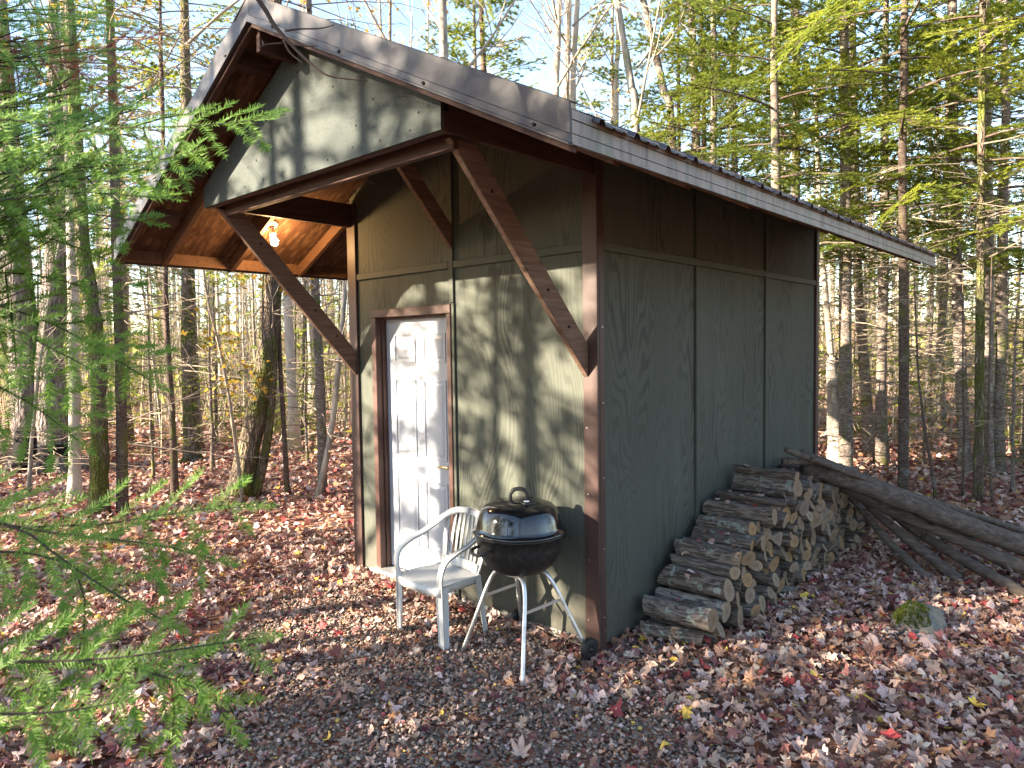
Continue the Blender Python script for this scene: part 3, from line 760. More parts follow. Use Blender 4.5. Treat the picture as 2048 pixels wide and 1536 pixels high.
# ================================================================== KETTLE GRILL
GC = np.array([2.135, -0.345, 0.0])
gr = thing('kettle_grill', 'black enamel kettle grill with domed lid on aluminium tube legs', 'grill', tuple(GC))
ZRIM = 0.742
b = MB(); b.lathe([(0.0, 0.505), (0.09, 0.507), (0.16, 0.525), (0.205, 0.562), (0.238, 0.62), (0.254, 0.68), (0.260, 0.735), (0.272, 0.738), (0.276, 0.744), (0.270, 0.748), (0.25, 0.744)], seg=56)
bowl = part('bowl', b, M['enamel_dull'], gr, smooth=True)
b = MB(); b.lathe([(0.262, 0.748), (0.278, 0.750), (0.281, 0.757), (0.276, 0.764), (0.262, 0.768), (0.256, 0.79), (0.247, 0.825), (0.237, 0.858), (0.222, 0.886), (0.199, 0.906), (0.165, 0.920), (0.12, 0.931), (0.06, 0.937), (0.0, 0.938)], seg=64)
lid = part('lid', b, M['enamel'], gr, smooth=True)
hd = norm(np.array([CAM[0]-GC[0], CAM[1]-GC[1], 0])); hs = np.array([-hd[1], hd[0], 0])
def gl(a, c, z): return hs*a + hd*c + np.array([0, 0, z])     # a: to the right seen from the door side... along hs, c towards the viewer
P = spline([gl(0.048, -0.02, 0.930), gl(0.049, -0.02, 0.962), gl(0.032, -0.02, 0.988), gl(0.0, -0.02, 0.996), gl(-0.032, -0.02, 0.988), gl(-0.049, -0.02, 0.962), gl(-0.048, -0.02, 0.930)], 22)
part('handle', strip(P, np.tile(hd, (22, 1)), 0.034, 0.020), M['blackplastic'], lid, smooth=True)
b = MB(); b.lathe([(0, 0.006), (0.05, 0.005), (0.052, 0.0), (0.05, -0.01)], center=gl(0.055, 0.065, 0.931), seg=24); dmp = part('vent', b, M['enamel_dull'], lid)
b = MB(); c = gl(0.045, 0.09, 0.943); b.beam(c, c+np.array(hd)*0.035+np.array([0, 0, 0.008]), 0.03, 0.010); part('vent_tab', b, M['alu'], lid, bev=0.002)
b = MB()
for k in range(3):
    a = k*2.1; c = gl(0.055+0.028*math.cos(a), 0.065+0.028*math.sin(a), 0.9375); b.tube([c, c+[0, 0, 0.0015]], 0.009, 10)
part('vent_hole', b, M['dark'], lid)
def bh(ang, zz):
    d = np.array([math.cos(ang), math.sin(ang), 0]); s_ = np.array([-d[1], d[0], 0])
    P = spline([d*0.248+s_*0.062+[0, 0, zz+0.012], d*0.285+s_*0.066+[0, 0, zz+0.006], d*0.312+s_*0.045+[0, 0, zz-0.004], d*0.322+[0, 0, zz-0.008], d*0.312-s_*0.045+[0, 0, zz-0.004], d*0.285-s_*0.066+[0, 0, zz+0.006], d*0.248-s_*0.062+[0, 0, zz+0.012]], 24)
    b = MB(); b.tube(P, 0.0095, 8); part('side_handle', b, M['blackplastic'], bowl, smooth=True)
hang = math.atan2(-hs[1]*0.8+hd[1]*0.6, -hs[0]*0.8+hd[0]*0.6)
bh(hang, 0.672); bh(hang+math.pi, 0.672)
g1, g2 = on_ground(925, 1302)-GC, on_ground(1045, 1372)-GC
w1, w2 = on_ground(1042, 1257)-GC, on_ground(1172, 1315)-GC
def utube(f1, f2, zf, name):
    f1 = f1.copy(); f2 = f2.copy(); f1[2] = zf; f2[2] = zf
    ztop = 0.498
    t1 = np.array([f1[0]*0.50, f1[1]*0.36, ztop]); t2 = np.array([f2[0]*0.50, f2[1]*0.36, ztop])
    P = [f1, f1*0.55+t1*0.45+[0, 0, 0], f1*0.16+t1*0.84, t1+(t2-t1)*0.12+[0, 0, 0.004], (t1+t2)/2+[0, 0, 0.006], t2+(t1-t2)*0.12+[0, 0, 0.004], f2*0.16+t2*0.84, f2*0.55+t2*0.45, f2]
    b = MB(); b.tube(spline(P, 50), 0.0125, 12)
    o = part(name, b, M['alu'], gr, smooth=True)
    for f, t in ((f1, t1), (f2, t2)):
        c = MB(); q = f*0.55+t*0.45; d = (t-f)*0.01; c.tube([q-d*0.4, q+d*0.4], 0.0136, 12); part('joint', c, M['alu'], o, smooth=True)
    return t1, t2
a1, a2 = utube(g1, g2, 0.0, 'leg_frame')
c1, c2 = utube(w1, w2, 0.06, 'leg_frame')
def lerp(p, q, t): return np.asarray(p)*(1-t)+np.asarray(q)*t
for p, q, s, t in ((g2*[1, 1, 0], a2, w2*[1, 1, 0], c2), (g1*[1, 1, 0], a1, w1*[1, 1, 0], c1)):
    b = MB(); b.beam(lerp(p, q, 0.68), lerp(s, t, 0.70), 0.003, 0.018); part('strap', b, M['alu'], gr)
ax = norm((w2-w1)*[1, 1, 0])
for q, s in ((w1, -1), (w2, 1)):
    c = np.array([q[0], q[1], 0.062])+ax*s*0.028
    b = MB(); prof = [(0.02, -0.020), (0.045, -0.020), (0.055, -0.018), (0.062, -0.010), (0.063, 0.0), (0.062, 0.010), (0.055, 0.018), (0.045, 0.020), (0.02, 0.020), (0.015, 0.006), (0.0, 0.006)]
    frame_lathe(b, prof, c, ax*s, 28)
    for k in range(26):
        a = k/26*2*math.pi; up_ = np.array([0, 0, 1.0]); sd_ = np.cross(ax, up_)
        d = math.cos(a)*sd_+math.sin(a)*up_; b.beam(c+d*0.062-ax*0.015, c+d*0.062+ax*0.015, 0.006, 0.006, up=d)
    wh = part('wheel', b, M['blackplastic'], gr)
    b = MB(); frame_lathe(b, [(0, 0.024), (0.012, 0.022), (0.016, 0.008)], c, ax*s, 14); part('hub', b, M['blackplastic'], wh, smooth=True)
b = MB(); b.tube([np.array([w1[0], w1[1], 0.062]), np.array([w2[0], w2[1], 0.062])], 0.004, 8); part('axle', b, M['cable'], gr)

# ================================================================== FIREWOOD
def log_mesh(seed, kind='round', n=16):
    """unit log: along x from 0 to 1, radius about 1"""
    r_ = np.random.default_rng(seed)
    a = np.arange(n)/n*2*np.pi; rings = 9
    if kind == 'round':
        base = 1+0.06*np.sin(2*a+r_.uniform(0, 6))+0.05*np.sin(3*a+r_.uniform(0, 6))
    elif kind == 'half':
        base = np.minimum(1.0, 0.30/np.maximum(1e-3, -np.sin(a))) if True else None
        base = np.where(np.sin(a) < 0, np.minimum(1.0, 0.30/np.maximum(1e-3, -np.sin(a))), 1.0)
    else:
        k = 3; th = (a+0.4) % (2*np.pi/k)-np.pi/k; base = np.minimum(1.05, 0.62/np.cos(th))
    V = []
    bend = r_.normal(0, 0.05, 2)
    for i, x in enumerate(np.linspace(0, 1, rings)):
        rr = base*(1+r_.normal(0, 0.025, n))*(1+0.03*math.sin(x*5+seed)+(0.04 if kind == 'round' else 0)*r_.normal())
        cy, cz = bend*4*x*(1-x)
        V.append(np.stack([np.full(n, x)+(0.0 if i not in (0, rings-1) else 0.0), cy+rr*np.cos(a), cz+rr*np.sin(a)], -1))
    V = np.array(V)
    tilt = r_.normal(0, 0.035, (2, 2))
    for e, ii in ((0, 0), (1, -1)): V[ii, :, 0] += tilt[e, 0]*V[ii, :, 1]+tilt[e, 1]*V[ii, :, 2]
    b = MB(); i = np.arange(rings-1)[:, None]*n; j = np.arange(n)[None]; k = (j+1) % n
    b.add(V.reshape(-1, 3), np.stack([i+j, i+j+n, i+k+n, i+k], -1).reshape(-1, 4)[:, ::-1])
    body = b.mesh('log_bark', [M['logbark'] if kind == 'round' else M['logbark'], M['logend']], smooth=True)
    ends = []
    for ii, sg in ((0, 1), (-1, -1)):
        c = MB()
        ring = V[ii]; cen = ring.mean(0)
        inner = cen+(ring-cen)*0.94; mid_ = cen+(ring-cen)*0.5+[sg*-0.004, 0, 0]
        VV = np.concatenate([ring, inner+[-sg*0.004, 0, 0], mid_, [cen+[-sg*0.005, 0, 0]]])
        F = [(q, (q+1) % n, n+(q+1) % n, n+q) for q in range(n)]+[(n+q, n+(q+1) % n, 2*n+(q+1) % n, 2*n+q) for q in range(n)]
        F = np.array(F)
        c.add(VV, F if sg < 0 else F[:, ::-1])
        T = np.array([(2*n+q, 2*n+(q+1) % n, 3*n) for q in range(n)])+c.n-len(VV)
        c.F.append(T if sg < 0 else T[:, ::-1]); c.M.append(np.zeros(n)); c.C.append(np.ones((n, 3)))
        ends.append(c.mesh('log_cut', M['logend']))
    return body, ends
LOGS = [log_mesh(s) for s in range(12)]; SPLITS = [log_mesh(40, 'half'), log_mesh(41, 'tri'), log_mesh(42, 'half'), log_mesh(43, 'tri')]
GRP = 'firewood logs stacked against the side wall'
def put_log(y, z, r, x0=2.515, x1=2.97, dy=0.0, dz=0.0, proto=None, label=None):
    bm_, em = proto or LOGS[rng.integers(len(LOGS))]
    o = link('firewood_log', bm_)
    d = Vector((x1-x0, dy, dz)); q = d.to_track_quat('X', 'Z')
    o.rotation_mode = 'QUATERNION'; o.rotation_quaternion = q @ Quaternion((1, 0, 0), rng.uniform(0, 6.28))
    o.scale = (d.length, r, r); o.location = (x0, y-dy, z-dz)
    kind = label if label in ('split wedge of firewood', 'thin branch length on top') else None
    if not label or kind:
        what = kind or ('thin branch length' if r < .03 else 'small round firewood log' if r < .045 else 'stout round firewood log')
        row = 'bottom row' if z < .11 else 'lower rows' if z < .3 else 'middle rows' if z < .52 else 'upper rows'
        where = 'low end by the corner post' if y < 1.15 else 'middle stretch of the woodpile' if y < 1.85 else 'tall stretch before the leaning poles' if y < 2.6 else 'part under the leaning poles'
        label = what+', '+row+', '+where
    tag(o, label, 'log', GRP)
    for e in em: link('cut_end', e, o)
    return o
circ = []
hand = [(1426, 1240, .068, 'lichen-spotted thick log with orange cut end low in the woodpile'), (1481, 1243, .077, None), (1441, 1258, .052, None), (1512, 1228, .054, None), (1453, 1224, .060, None),
        (1458, 1181, .074, 'thickest log at the low end of the woodpile'), (1476, 1199, .052, None), (1525, 1207, .060, None), (1470, 1146, .044, 'smooth slim log lying over the thickest log of the woodpile'), (1495, 1160, .052, None),
        (1497, 1117, .054, None), (1526, 1086, .052, None), (1531, 1113, .036, None), (1571, 1042, .056, None), (1530, 1155, .048, None)]
for px, py, r, lab in hand:
    P = on_x(px, py, 2.975); z = max(P[2], r*0.98); circ.append((P[1], z, r))
    put_log(P[1], z, r, 2.52+rng.uniform(-.005, .01), 2.975, dy=rng.uniform(-.015, .03), dz=rng.uniform(-.01, .008), label=lab)
put_log(0.47, 0.044, 0.047, 2.53, 2.90, dy=0.10, proto=LOGS[3], label='bottom log at the very end of the woodpile near the corner post')
put_log(0.56, 0.042, 0.044, 2.53, 2.955, dy=0.05, proto=LOGS[5], label='bark covered log lying behind the end log of the woodpile')
circ += [(0.47, .044, .045), (0.56, .042, .042)]
def Hp(y): return float(np.interp(y, [0.4, .55, .75, .95, 1.2, 1.45, 1.7, 2.3, 2.75, 3.0, 3.35, 3.7], [.1, .38, .52, .60, .66, .78, .84, .86, .82, .60, .45, .30]))
tries = 0; placed = 0
while tries < 160:
    r = float(rng.choice([rng.uniform(.028, .04), rng.uniform(.04, .055), rng.uniform(.052, .068)], p=[.48, .38, .14]))
    best = None
    for y in rng.uniform(0.6, 3.6, 90):
        z = r
        for (cy, cz, cr) in circ:
            dy = abs(cy-y)
            if dy < (cr+r)*0.98: z = max(z, cz+math.sqrt(((cr+r)*0.98)**2-dy*dy))
        if z+r*0.5 > Hp(y): continue
        sc = z/Hp(y)
        if best is None or sc < best[0]: best = (sc, y, z)
    if best is None: tries += 1; continue
    _, y, z = best; circ.append((y, z, r)); placed += 1
    sp = rng.random() < 0.10
    if y > 2.75: x0, x1 = 2.53, 2.95+rng.uniform(-.05, .05)
    else: x0, x1 = 2.515+rng.uniform(0, .03), 2.965+rng.uniform(-.055, .04)
    put_log(y, z, r*(1.1 if sp else 1.0), x0, x1, rng.uniform(-.025, .025), rng.uniform(-.012, .012), SPLITS[rng.integers(4)] if sp else None,
            'split wedge of firewood' if sp else None)
    if placed > 190: break
# thin pieces laid on top
for px, py, r, dy in ((1549, 1033, .019, .04), (1547, 1041, .017, .0), (1545, 1052, .021, -.02)):
    P = on_x(px, py, 2.97); put_log(P[1], P[2], r, 2.50, 2.97, dy, 0.0)
for k in range(13):
    y = 1.42+k*0.105; zz = 0
    for (cy, cz, cr) in circ:
        dy = abs(cy-y)
        if dy < cr+0.026: zz = max(zz, cz+math.sqrt((cr+0.026)**2-dy*dy))
    r = rng.uniform(.02, .032)
    put_log(y, zz, r, 2.515, 2.99+rng.uniform(-.06, .06), rng.uniform(-.09, .05), rng.uniform(-.01, .01), label='thin branch length on top')
    circ.append((y, zz, r))

def pole(name, label, P, r0, r1, mat, n=26, sides=12, seed=1):
    r0, r1 = r0*.88, r1*.88
    P = spline(P, n); r_ = np.random.default_rng(seed)
    P = P + np.cumsum(r_.normal(0, 0.0035, P.shape), 0)*np.linspace(1, 0, len(P))[:, None]
    base = P[-1].copy(); base[2] = 0
    b = MB(); b.tube(P-base, np.linspace(r0, r1, n)*(1+r_.normal(0, 0.07, n)), sides)
    for q in range(n//5):
        k = r_.integers(2, n-2); dv = norm(r_.normal(size=3)); b.tube([P[k]-base, P[k]-base+dv*r1*1.25, P[k]-base+dv*r1*(1.3+r_.uniform(.1, .9))], [r1*.5, r1*.32, r1*.2], 6)
    o = b.build(name, mat, None, smooth=True, loc=tuple(base))
    return tag(o, label, 'pole', 'long poles leaning over the woodpile')
bk = M['pole']
pole('leaning_pole', 'thickest weathered trunk lying over the woodpile', [(2.82, 2.34, .84), (3.3, 2.6, .66), (4.2, 3.1, .27), (4.9, 3.5, .05)], .078, .095, M['pole'], seed=2)
pole('leaning_pole', 'second thick brown trunk under the thickest one', [(2.95, 2.85, .62), (3.6, 2.95, .36), (4.3, 2.95, .12), (4.75, 3.0, .05)], .055, .07, bk, seed=3)
pole('leaning_pole', 'dark pole slanting from the woodpile down to the leaves', [(2.86, 3.18, .60), (3.3, 2.98, .33), (3.84, 2.76, .02)], .040, .050, M['pole'], seed=4)
pole('leaning_pole', 'shorter dark pole propped just under the slanting one', [(2.98, 3.05, .50), (3.3, 2.85, .26), (3.66, 2.62, .02)], .036, .044, M['pole'], seed=5)
pole('leaning_pole', 'long mossy pole ending among the leaves near the rock', [(2.9, 3.35, .56), (3.5, 3.05, .27), (4.26, 2.67, .02), (4.33, 2.64, 0.0)], .045, .048, M['pole'], seed=6)
pole('leaning_pole', 'slim grey pole sticking up highest over the woodpile', [(2.84, 1.93, 1.03), (3.3, 2.65, .73), (4.1, 4.0, .20), (4.35, 4.4, .03)], .024, .034, M['pole'], seed=7)
pole('leaning_pole', 'slim brown pole lying beside the highest slim grey one', [(2.84, 2.27, .98), (3.4, 2.75, .66), (4.17, 3.45, .20), (4.5, 3.75, .03)], .026, .036, M['pole'], seed=8)
pole('leaning_pole', 'short reddish branch stub poking out under the thickest trunk', [(2.80, 1.98, .935), (2.95, 2.25, .90), (3.15, 2.6, .80)], .030, .034, bk, n=12, seed=9)
pole('leaning_pole', 'dark trunk lying on the leaves behind the thickest one', [(3.0, 3.4, .40), (3.7, 3.75, .22), (4.6, 4.2, .05)], .05, .06, M['pole'], seed=10)

# ================================================================== MOSSY ROCK
RC = np.array([3.83, 1.62, 0.0])
def blob(n1, n2, fn):
    th = np.linspace(0.02, math.pi-0.02, n1)[:, None]; ph = np.arange(n2)/n2*2*np.pi
    D = np.stack([np.sin(th)*np.cos(ph), np.sin(th)*np.sin(ph), np.cos(th)*np.ones_like(ph)], -1)
    return D, np.apply_along_axis(fn, 2, D)
r_ = np.random.default_rng(5)
PLN = [(norm(v), d) for v, d in (((.8, -.5, .5), .155), ((-.8, -.3, .5), .165), ((.1, -.9, .35), .15), ((.3, .8, .4), .17), ((-.5, .7, .5), .16), ((.05, .05, 1), .175), ((.9, .4, .1), .17), ((-.2, -.5, .85), .17))]
def rockf(d):
    t = 0.26
    for n_, k in PLN:
        c = float(d @ n_)
        if c > 0.05: t = min(t, k/c)
    t *= 1+0.02*math.sin(d[0]*17+d[2]*11)+0.02*math.sin(d[1]*23+d[0]*9)+0.015*math.sin(d[0]*41+d[1]*37+d[2]*29)
    return t
D, T = None, None
th = np.linspace(0.03, math.pi*0.62, 16); ph = np.arange(30)/30*2*np.pi
V = []
for a in th:
    for q in ph:
        d = np.array([math.sin(a)*math.cos(q), math.sin(a)*math.sin(q), math.cos(a)]); V.append(d*rockf(d)*[1, 1, .82])
V = np.array(V)
b = MB(); i = np.arange(15)[:, None]*30; j = np.arange(30)[None]; k = (j+1) % 30
b.add(V, np.stack([i+j, i+j+30, i+k+30, i+k], -1).reshape(-1, 4)); b.F.append(np.array([list(range(30))])); b.M.append(np.zeros(1)); b.C.append(np.ones((1, 3)))
rock = tag(b.build('mossy_rock', M['rock'], None, loc=tuple(RC+[0, 0, 0.03])), 'pale grey rock capped with bright green moss among the leaves', 'rock')
rock.scale = (.8, .8, .8)
left = -RT*[1, 1, 0]
mb = MB(); nb = 7500
d = r_.normal(size=(nb*3, 3)); d /= np.linalg.norm(d, axis=1)[:, None]
keep = (d[:, 2] > 0.05) & ((d @ norm(left+[0, 0, 0.75])) > 0.42+0.12*np.sin(d[:, 0]*9)*np.cos(d[:, 1]*8))
d = d[keep][:nb]
P = np.array([q*rockf(q)*[1, 1, .82] for q in d])
lump = 0.006*np.sin(P[:, 0]*70)*np.sin(P[:, 1]*66)*np.sin(P[:, 2]*60)
t1 = np.cross(d, r_.normal(size=d.shape)); t1 /= np.linalg.norm(t1, axis=1)[:, None]
dd = d+r_.normal(0, 0.45, d.shape)
A = P-t1*0.006-d*0.003; B2 = P+t1*0.006-d*0.003; C2 = P+dd*(0.007+lump*.7)[:, None]
mb.add(np.stack([A, B2, C2], 1).reshape(-1, 3), np.arange(len(d)*3).reshape(-1, 3))
mo = mb.build('moss', M['moss'], rock); mo['kind'] = 'stuff'

# ================================================================== TREES
class Blades:
    """needles and leaves: many small triangles gathered as arrays"""
    def __init__(s): s.T = []; s.C = []
    def add(s, A, B, C, color=None):
        s.T.append(np.stack([A, B, C], 1)); s.C.append(np.ones((len(A), 3)) if color is None else color)
    def into(s, b):
        if not s.T: return
        T = np.concatenate(s.T); b.add(T.reshape(-1, 3), np.arange(len(T)*3).reshape(-1, 3), 0, np.concatenate(s.C))
def shoots_to_blades(bl, S, K, nl, nw, g, quad=False):
    """S rows: point(3) dir(3) normal(3) length ; K pairs of needles on each shoot"""
    S = np.asarray(S); n = len(S)
    if n == 0: return
    t = (np.arange(K)+0.5)/K
    P = (S[:, None, 0:3]+S[:, None, 3:6]*(S[:, 9][:, None]*t)[:, :, None])
    D = np.repeat(S[:, None, 3:6], K, 1); N = np.repeat(S[:, None, 6:9], K, 1)
    SD = np.cross(D, N)
    for sg in (-1, 1):
        jit = g.normal(0, 0.16, P.shape)
        dirn = D*0.62+SD*sg*0.78+N*0.18+jit
        dirn /= np.linalg.norm(dirn, axis=2)[:, :, None]
        ln = nl*(1-0.45*np.abs(2*t-0.9)[None, :, None]**2)*g.uniform(0.8, 1.15, (n, K, 1))
        wv = np.cross(dirn, N+g.normal(0, 0.35, P.shape)); wv /= np.linalg.norm(wv, axis=2)[:, :, None]+1e-9
        A = (P-wv*nw/2).reshape(-1, 3); B = (P+wv*nw/2).reshape(-1, 3); C = (P+dirn*ln).reshape(-1, 3)
        bl.add(A, B, C)
    # terminal needle
    e = S[:, 0:3]+S[:, 3:6]*S[:, 9:10]
    wv = np.cross(S[:, 3:6], S[:, 6:9])
    bl.add(e-wv*nw/2-S[:, 3:6]*nl*0.3, e+wv*nw/2-S[:, 3:6]*nl*0.3, e+S[:, 3:6]*nl*0.8)
def rot(v, ax, a):
    ax = norm(ax); return v*math.cos(a)+np.cross(ax, v)*math.sin(a)+ax*np.dot(ax, v)*(1-math.cos(a))
def fir_branch(base, d, Lb, g, droop=0.25, bare=0.25, tw=0.10, sub=0.09, upn=(0, 0, 1), tip=0.12, shoot=0.10, wmax=0.5, axis_pts=None):
    """wood polylines [(P, r0, r1)], shoots"""
    upn = norm(upn); wood = []; S = []
    d = norm(d)
    if axis_pts is None:
        t = np.linspace(0, 1, 7)[:, None]
        A = np.asarray(base)+d*Lb*t-np.array([0, 0, 1.0])*droop*Lb*(t**2-0.45*t**4)
    else:
        A = spline(axis_pts, 9); Lb = np.linalg.norm(np.diff(A, axis=0), axis=1).sum()
    wood.append((A, 0.006+0.007*Lb, 0.002))
    seglen = np.linalg.norm(np.diff(A, axis=0), axis=1); cum = np.concatenate([[0], np.cumsum(seglen)])
    def pos(s_):
        i = min(len(A)-2, int(np.searchsorted(cum, s_, 'right')-1)); f = (s_-cum[i])/(seglen[i]+1e-9)
        return A[i]*(1-f)+A[i+1]*f, norm(A[i+1]-A[i])
    s_ = bare*Lb
    side = 1
    while s_ < Lb:
        p, ax = pos(s_)
        N = norm(upn-ax*np.dot(upn, ax))
        f = s_/Lb
        tl = Lb*wmax*min(1, (f-bare+0.12)/0.22)*(1-f)**0.75*g.uniform(0.65, 1.15)+0.05
        td = rot(ax, N, side*R(g.uniform(42, 62))); td = norm(td+N*g.normal(0, 0.10)-np.array([0, 0, 0.10]))
        nseg = max(1, int(tl/shoot))
        end = p+td*tl-np.array([0, 0, 0.10*tl])
        if tl > 0.12: wood.append((np.array([p, (p+end)/2+[0, 0, 0.02*tl], end]), 0.0018+0.003*tl, 0.0012))
        Nt = norm(np.cross(np.cross(td, N), td))
        sp = 0.15*tl if tl > 0.2 else 0
        # along the twig
        q = sp
        while q < tl:
            sl_ = min(shoot, tl-q+0.03); S.append(np.concatenate([p+td*q-[0, 0, 0.10*q*q/tl], td, Nt, [sl_]])); q += shoot
        if tl > 0.16:
            q = sp+0.04; s2 = 1
            while q < tl*0.92:
                sd_ = rot(td, Nt, s2*R(g.uniform(40, 58))); ll = max(0.035, min(0.42*tl*(1-q/tl)+0.02, shoot*1.9))*g.uniform(.75, 1.15)
                S.append(np.concatenate([p+td*q-[0, 0, 0.10*q*q/tl], norm(sd_+Nt*g.normal(0, .1)), Nt, [ll]])); s2 = -s2; q += sub
        s_ += tw*g.uniform(0.7, 1.3)/2; side = -side
    # leader
    q = Lb*0.55
    while q < Lb:
        p, ax = pos(q); N = norm(upn-ax*np.dot(upn, ax)); S.append(np.concatenate([p, ax, N, [min(shoot, Lb-q+tip*0.4)]])); q += shoot
    return wood, S
def trunk_mesh(P, R0, g, sides=10, flare=0.5, jit=0.05, knots=0):
    b = MB(); P = np.asarray(P); n = len(P)
    rr = np.asarray(R0)*(1+g.normal(0, jit, n))
    h = P[:, 2]-P[0, 2]; rr = rr*(1+flare*np.exp(-h/0.16))
    b.tube(P, rr, sides)
    # root buttresses
    if flare > 0.3:
        r0 = np.asarray(R0)[0]
        for k in range(5):
            a = k*1.257+g.uniform(-.3, .3); dv = np.array([math.cos(a), math.sin(a), 0])
            b.tube([P[0]+dv*r0*0.5+[0, 0, r0*1.2], P[0]+dv*r0*1.35+[0, 0, r0*0.25], P[0]+dv*r0*2.3+[0, 0, -r0*0.25]], [r0*0.5, r0*0.42, r0*0.18], 6)
    return b
def dead_twigs(g, z0, z1, n, lmin, lmax, r=0.05, flat=0.05):
    b = MB()
    for k in range(n):
        z = g.uniform(z0, z1); a = g.uniform(0, 2*np.pi); Lt = g.uniform(lmin, lmax)
        d = np.array([math.cos(a), math.sin(a), g.normal(flat, 0.16)])
        P0 = np.array([0, 0, z])+d*r*0.7
        c1_ = np.cross(d, [0, 0, 1])*g.normal(0, 0.12)
        P = [P0, P0+d*Lt*0.35+c1_*Lt*0.3+[0, 0, g.normal(-.02, .04)*Lt], P0+d*Lt*0.7+c1_*Lt*0.8-[0, 0, 0.07*Lt], P0+d*Lt+c1_*Lt*1.3-[0, 0, g.uniform(-.05, .22)*Lt]]
        r0 = 0.0035+0.0045*Lt
        b.tube(P, np.linspace(r0, 0.0018, 4), 4, cap=False)
        for q in range(g.integers(2, 6)):
            f = g.uniform(0.3, 0.95); i = min(2, int(f*3)); ff = f*3-i; p = np.asarray(P[i])*(1-ff)+np.asarray(P[i+1])*ff
            sd = norm(rot(d, (0, 0, 1), g.choice([-1, 1])*R(g.uniform(30, 65)))+[0, 0, g.normal(0, .25)])
            l2 = Lt*g.uniform(.15, .42)
            b.tube([p, p+sd*l2*0.5, p+sd*l2+[0, 0, g.normal(-.03, .06)*l2]], [r0*0.5, r0*0.35, 0.0013], 3, cap=False)
    return b
def fir_proto(seed, H, hb, n_br, lmax, K=3, nl=0.05, nw=0.016, tw=0.16, sub=0.12, shoot=0.13, r0=0.09, droop=0.3, dead=(0.8, 4.5, 34), sparse=1.0, twigr=(0.4, 1.3)):
    g = np.random.default_rng(seed)
    n = 16; z = np.linspace(0, H, n)
    wob = np.cumsum(g.normal(0, 0.012, (n, 2)), 0); wob -= wob[0]
    P = np.column_stack([wob, z]); P[0, 2] = -0.05
    rr = r0*(1-z/H)**0.8+0.008
    tm = trunk_mesh(P, rr, g).mesh('fir_trunk', M['bark_fir'], smooth=True)
    bl = Blades(); wb = MB()
    for k in range(n_br):
        zz = hb+(H-hb)*((k+g.uniform(0, .9))/n_br)
        f = (zz-hb)/(H-hb)
        Lb = lmax*(min(1, 0.62+f*1.6) if f < 0.25 else 1.0)*(1-f)**0.72*g.uniform(0.7, 1.15)+0.12
        a = k*2.39996+g.normal(0, .3)
        el = 0.10+0.5*f-0.12*(f < 0.2)
        d = np.array([math.cos(a), math.sin(a), el])
        x = np.array([np.interp(zz, z, P[:, 0]), np.interp(zz, z, P[:, 1]), zz])
        wood, S = fir_branch(x, d, Lb, g, droop=droop*(1-0.6*f), bare=0.22, tw=tw, sub=sub, shoot=shoot, upn=np.array([0, 0, 1.0])+g.normal(0, .38, 3)+0.25*d)
        if sparse < 1: S = [q for q in S if g.random() < sparse]
        shoots_to_blades(bl, S, K, nl, nw, g)
        for i_, (pl, ra, rb) in enumerate(wood):
            if i_ == 0 or (len(pl) > 2 and np.linalg.norm(pl[-1]-pl[0]) > 0.3): wb.tube(pl, np.linspace(ra, rb, len(pl)), 4 if i_ == 0 else 3, cap=False)
    cb = MB(); bl.into(cb)
    crown = cb.mesh('fir_crown', M['needles'])
    limbs = wb.mesh('fir_limbs', M['bark_dark'], smooth=True)
    dt = dead_twigs(g, dead[0], dead[1], dead[2], twigr[0], twigr[1], r0).mesh('dead_twigs', M['twig']) if dead[2] else None
    return dict(trunk=tm, crown=crown, limb=limbs, dead_branches=dt)
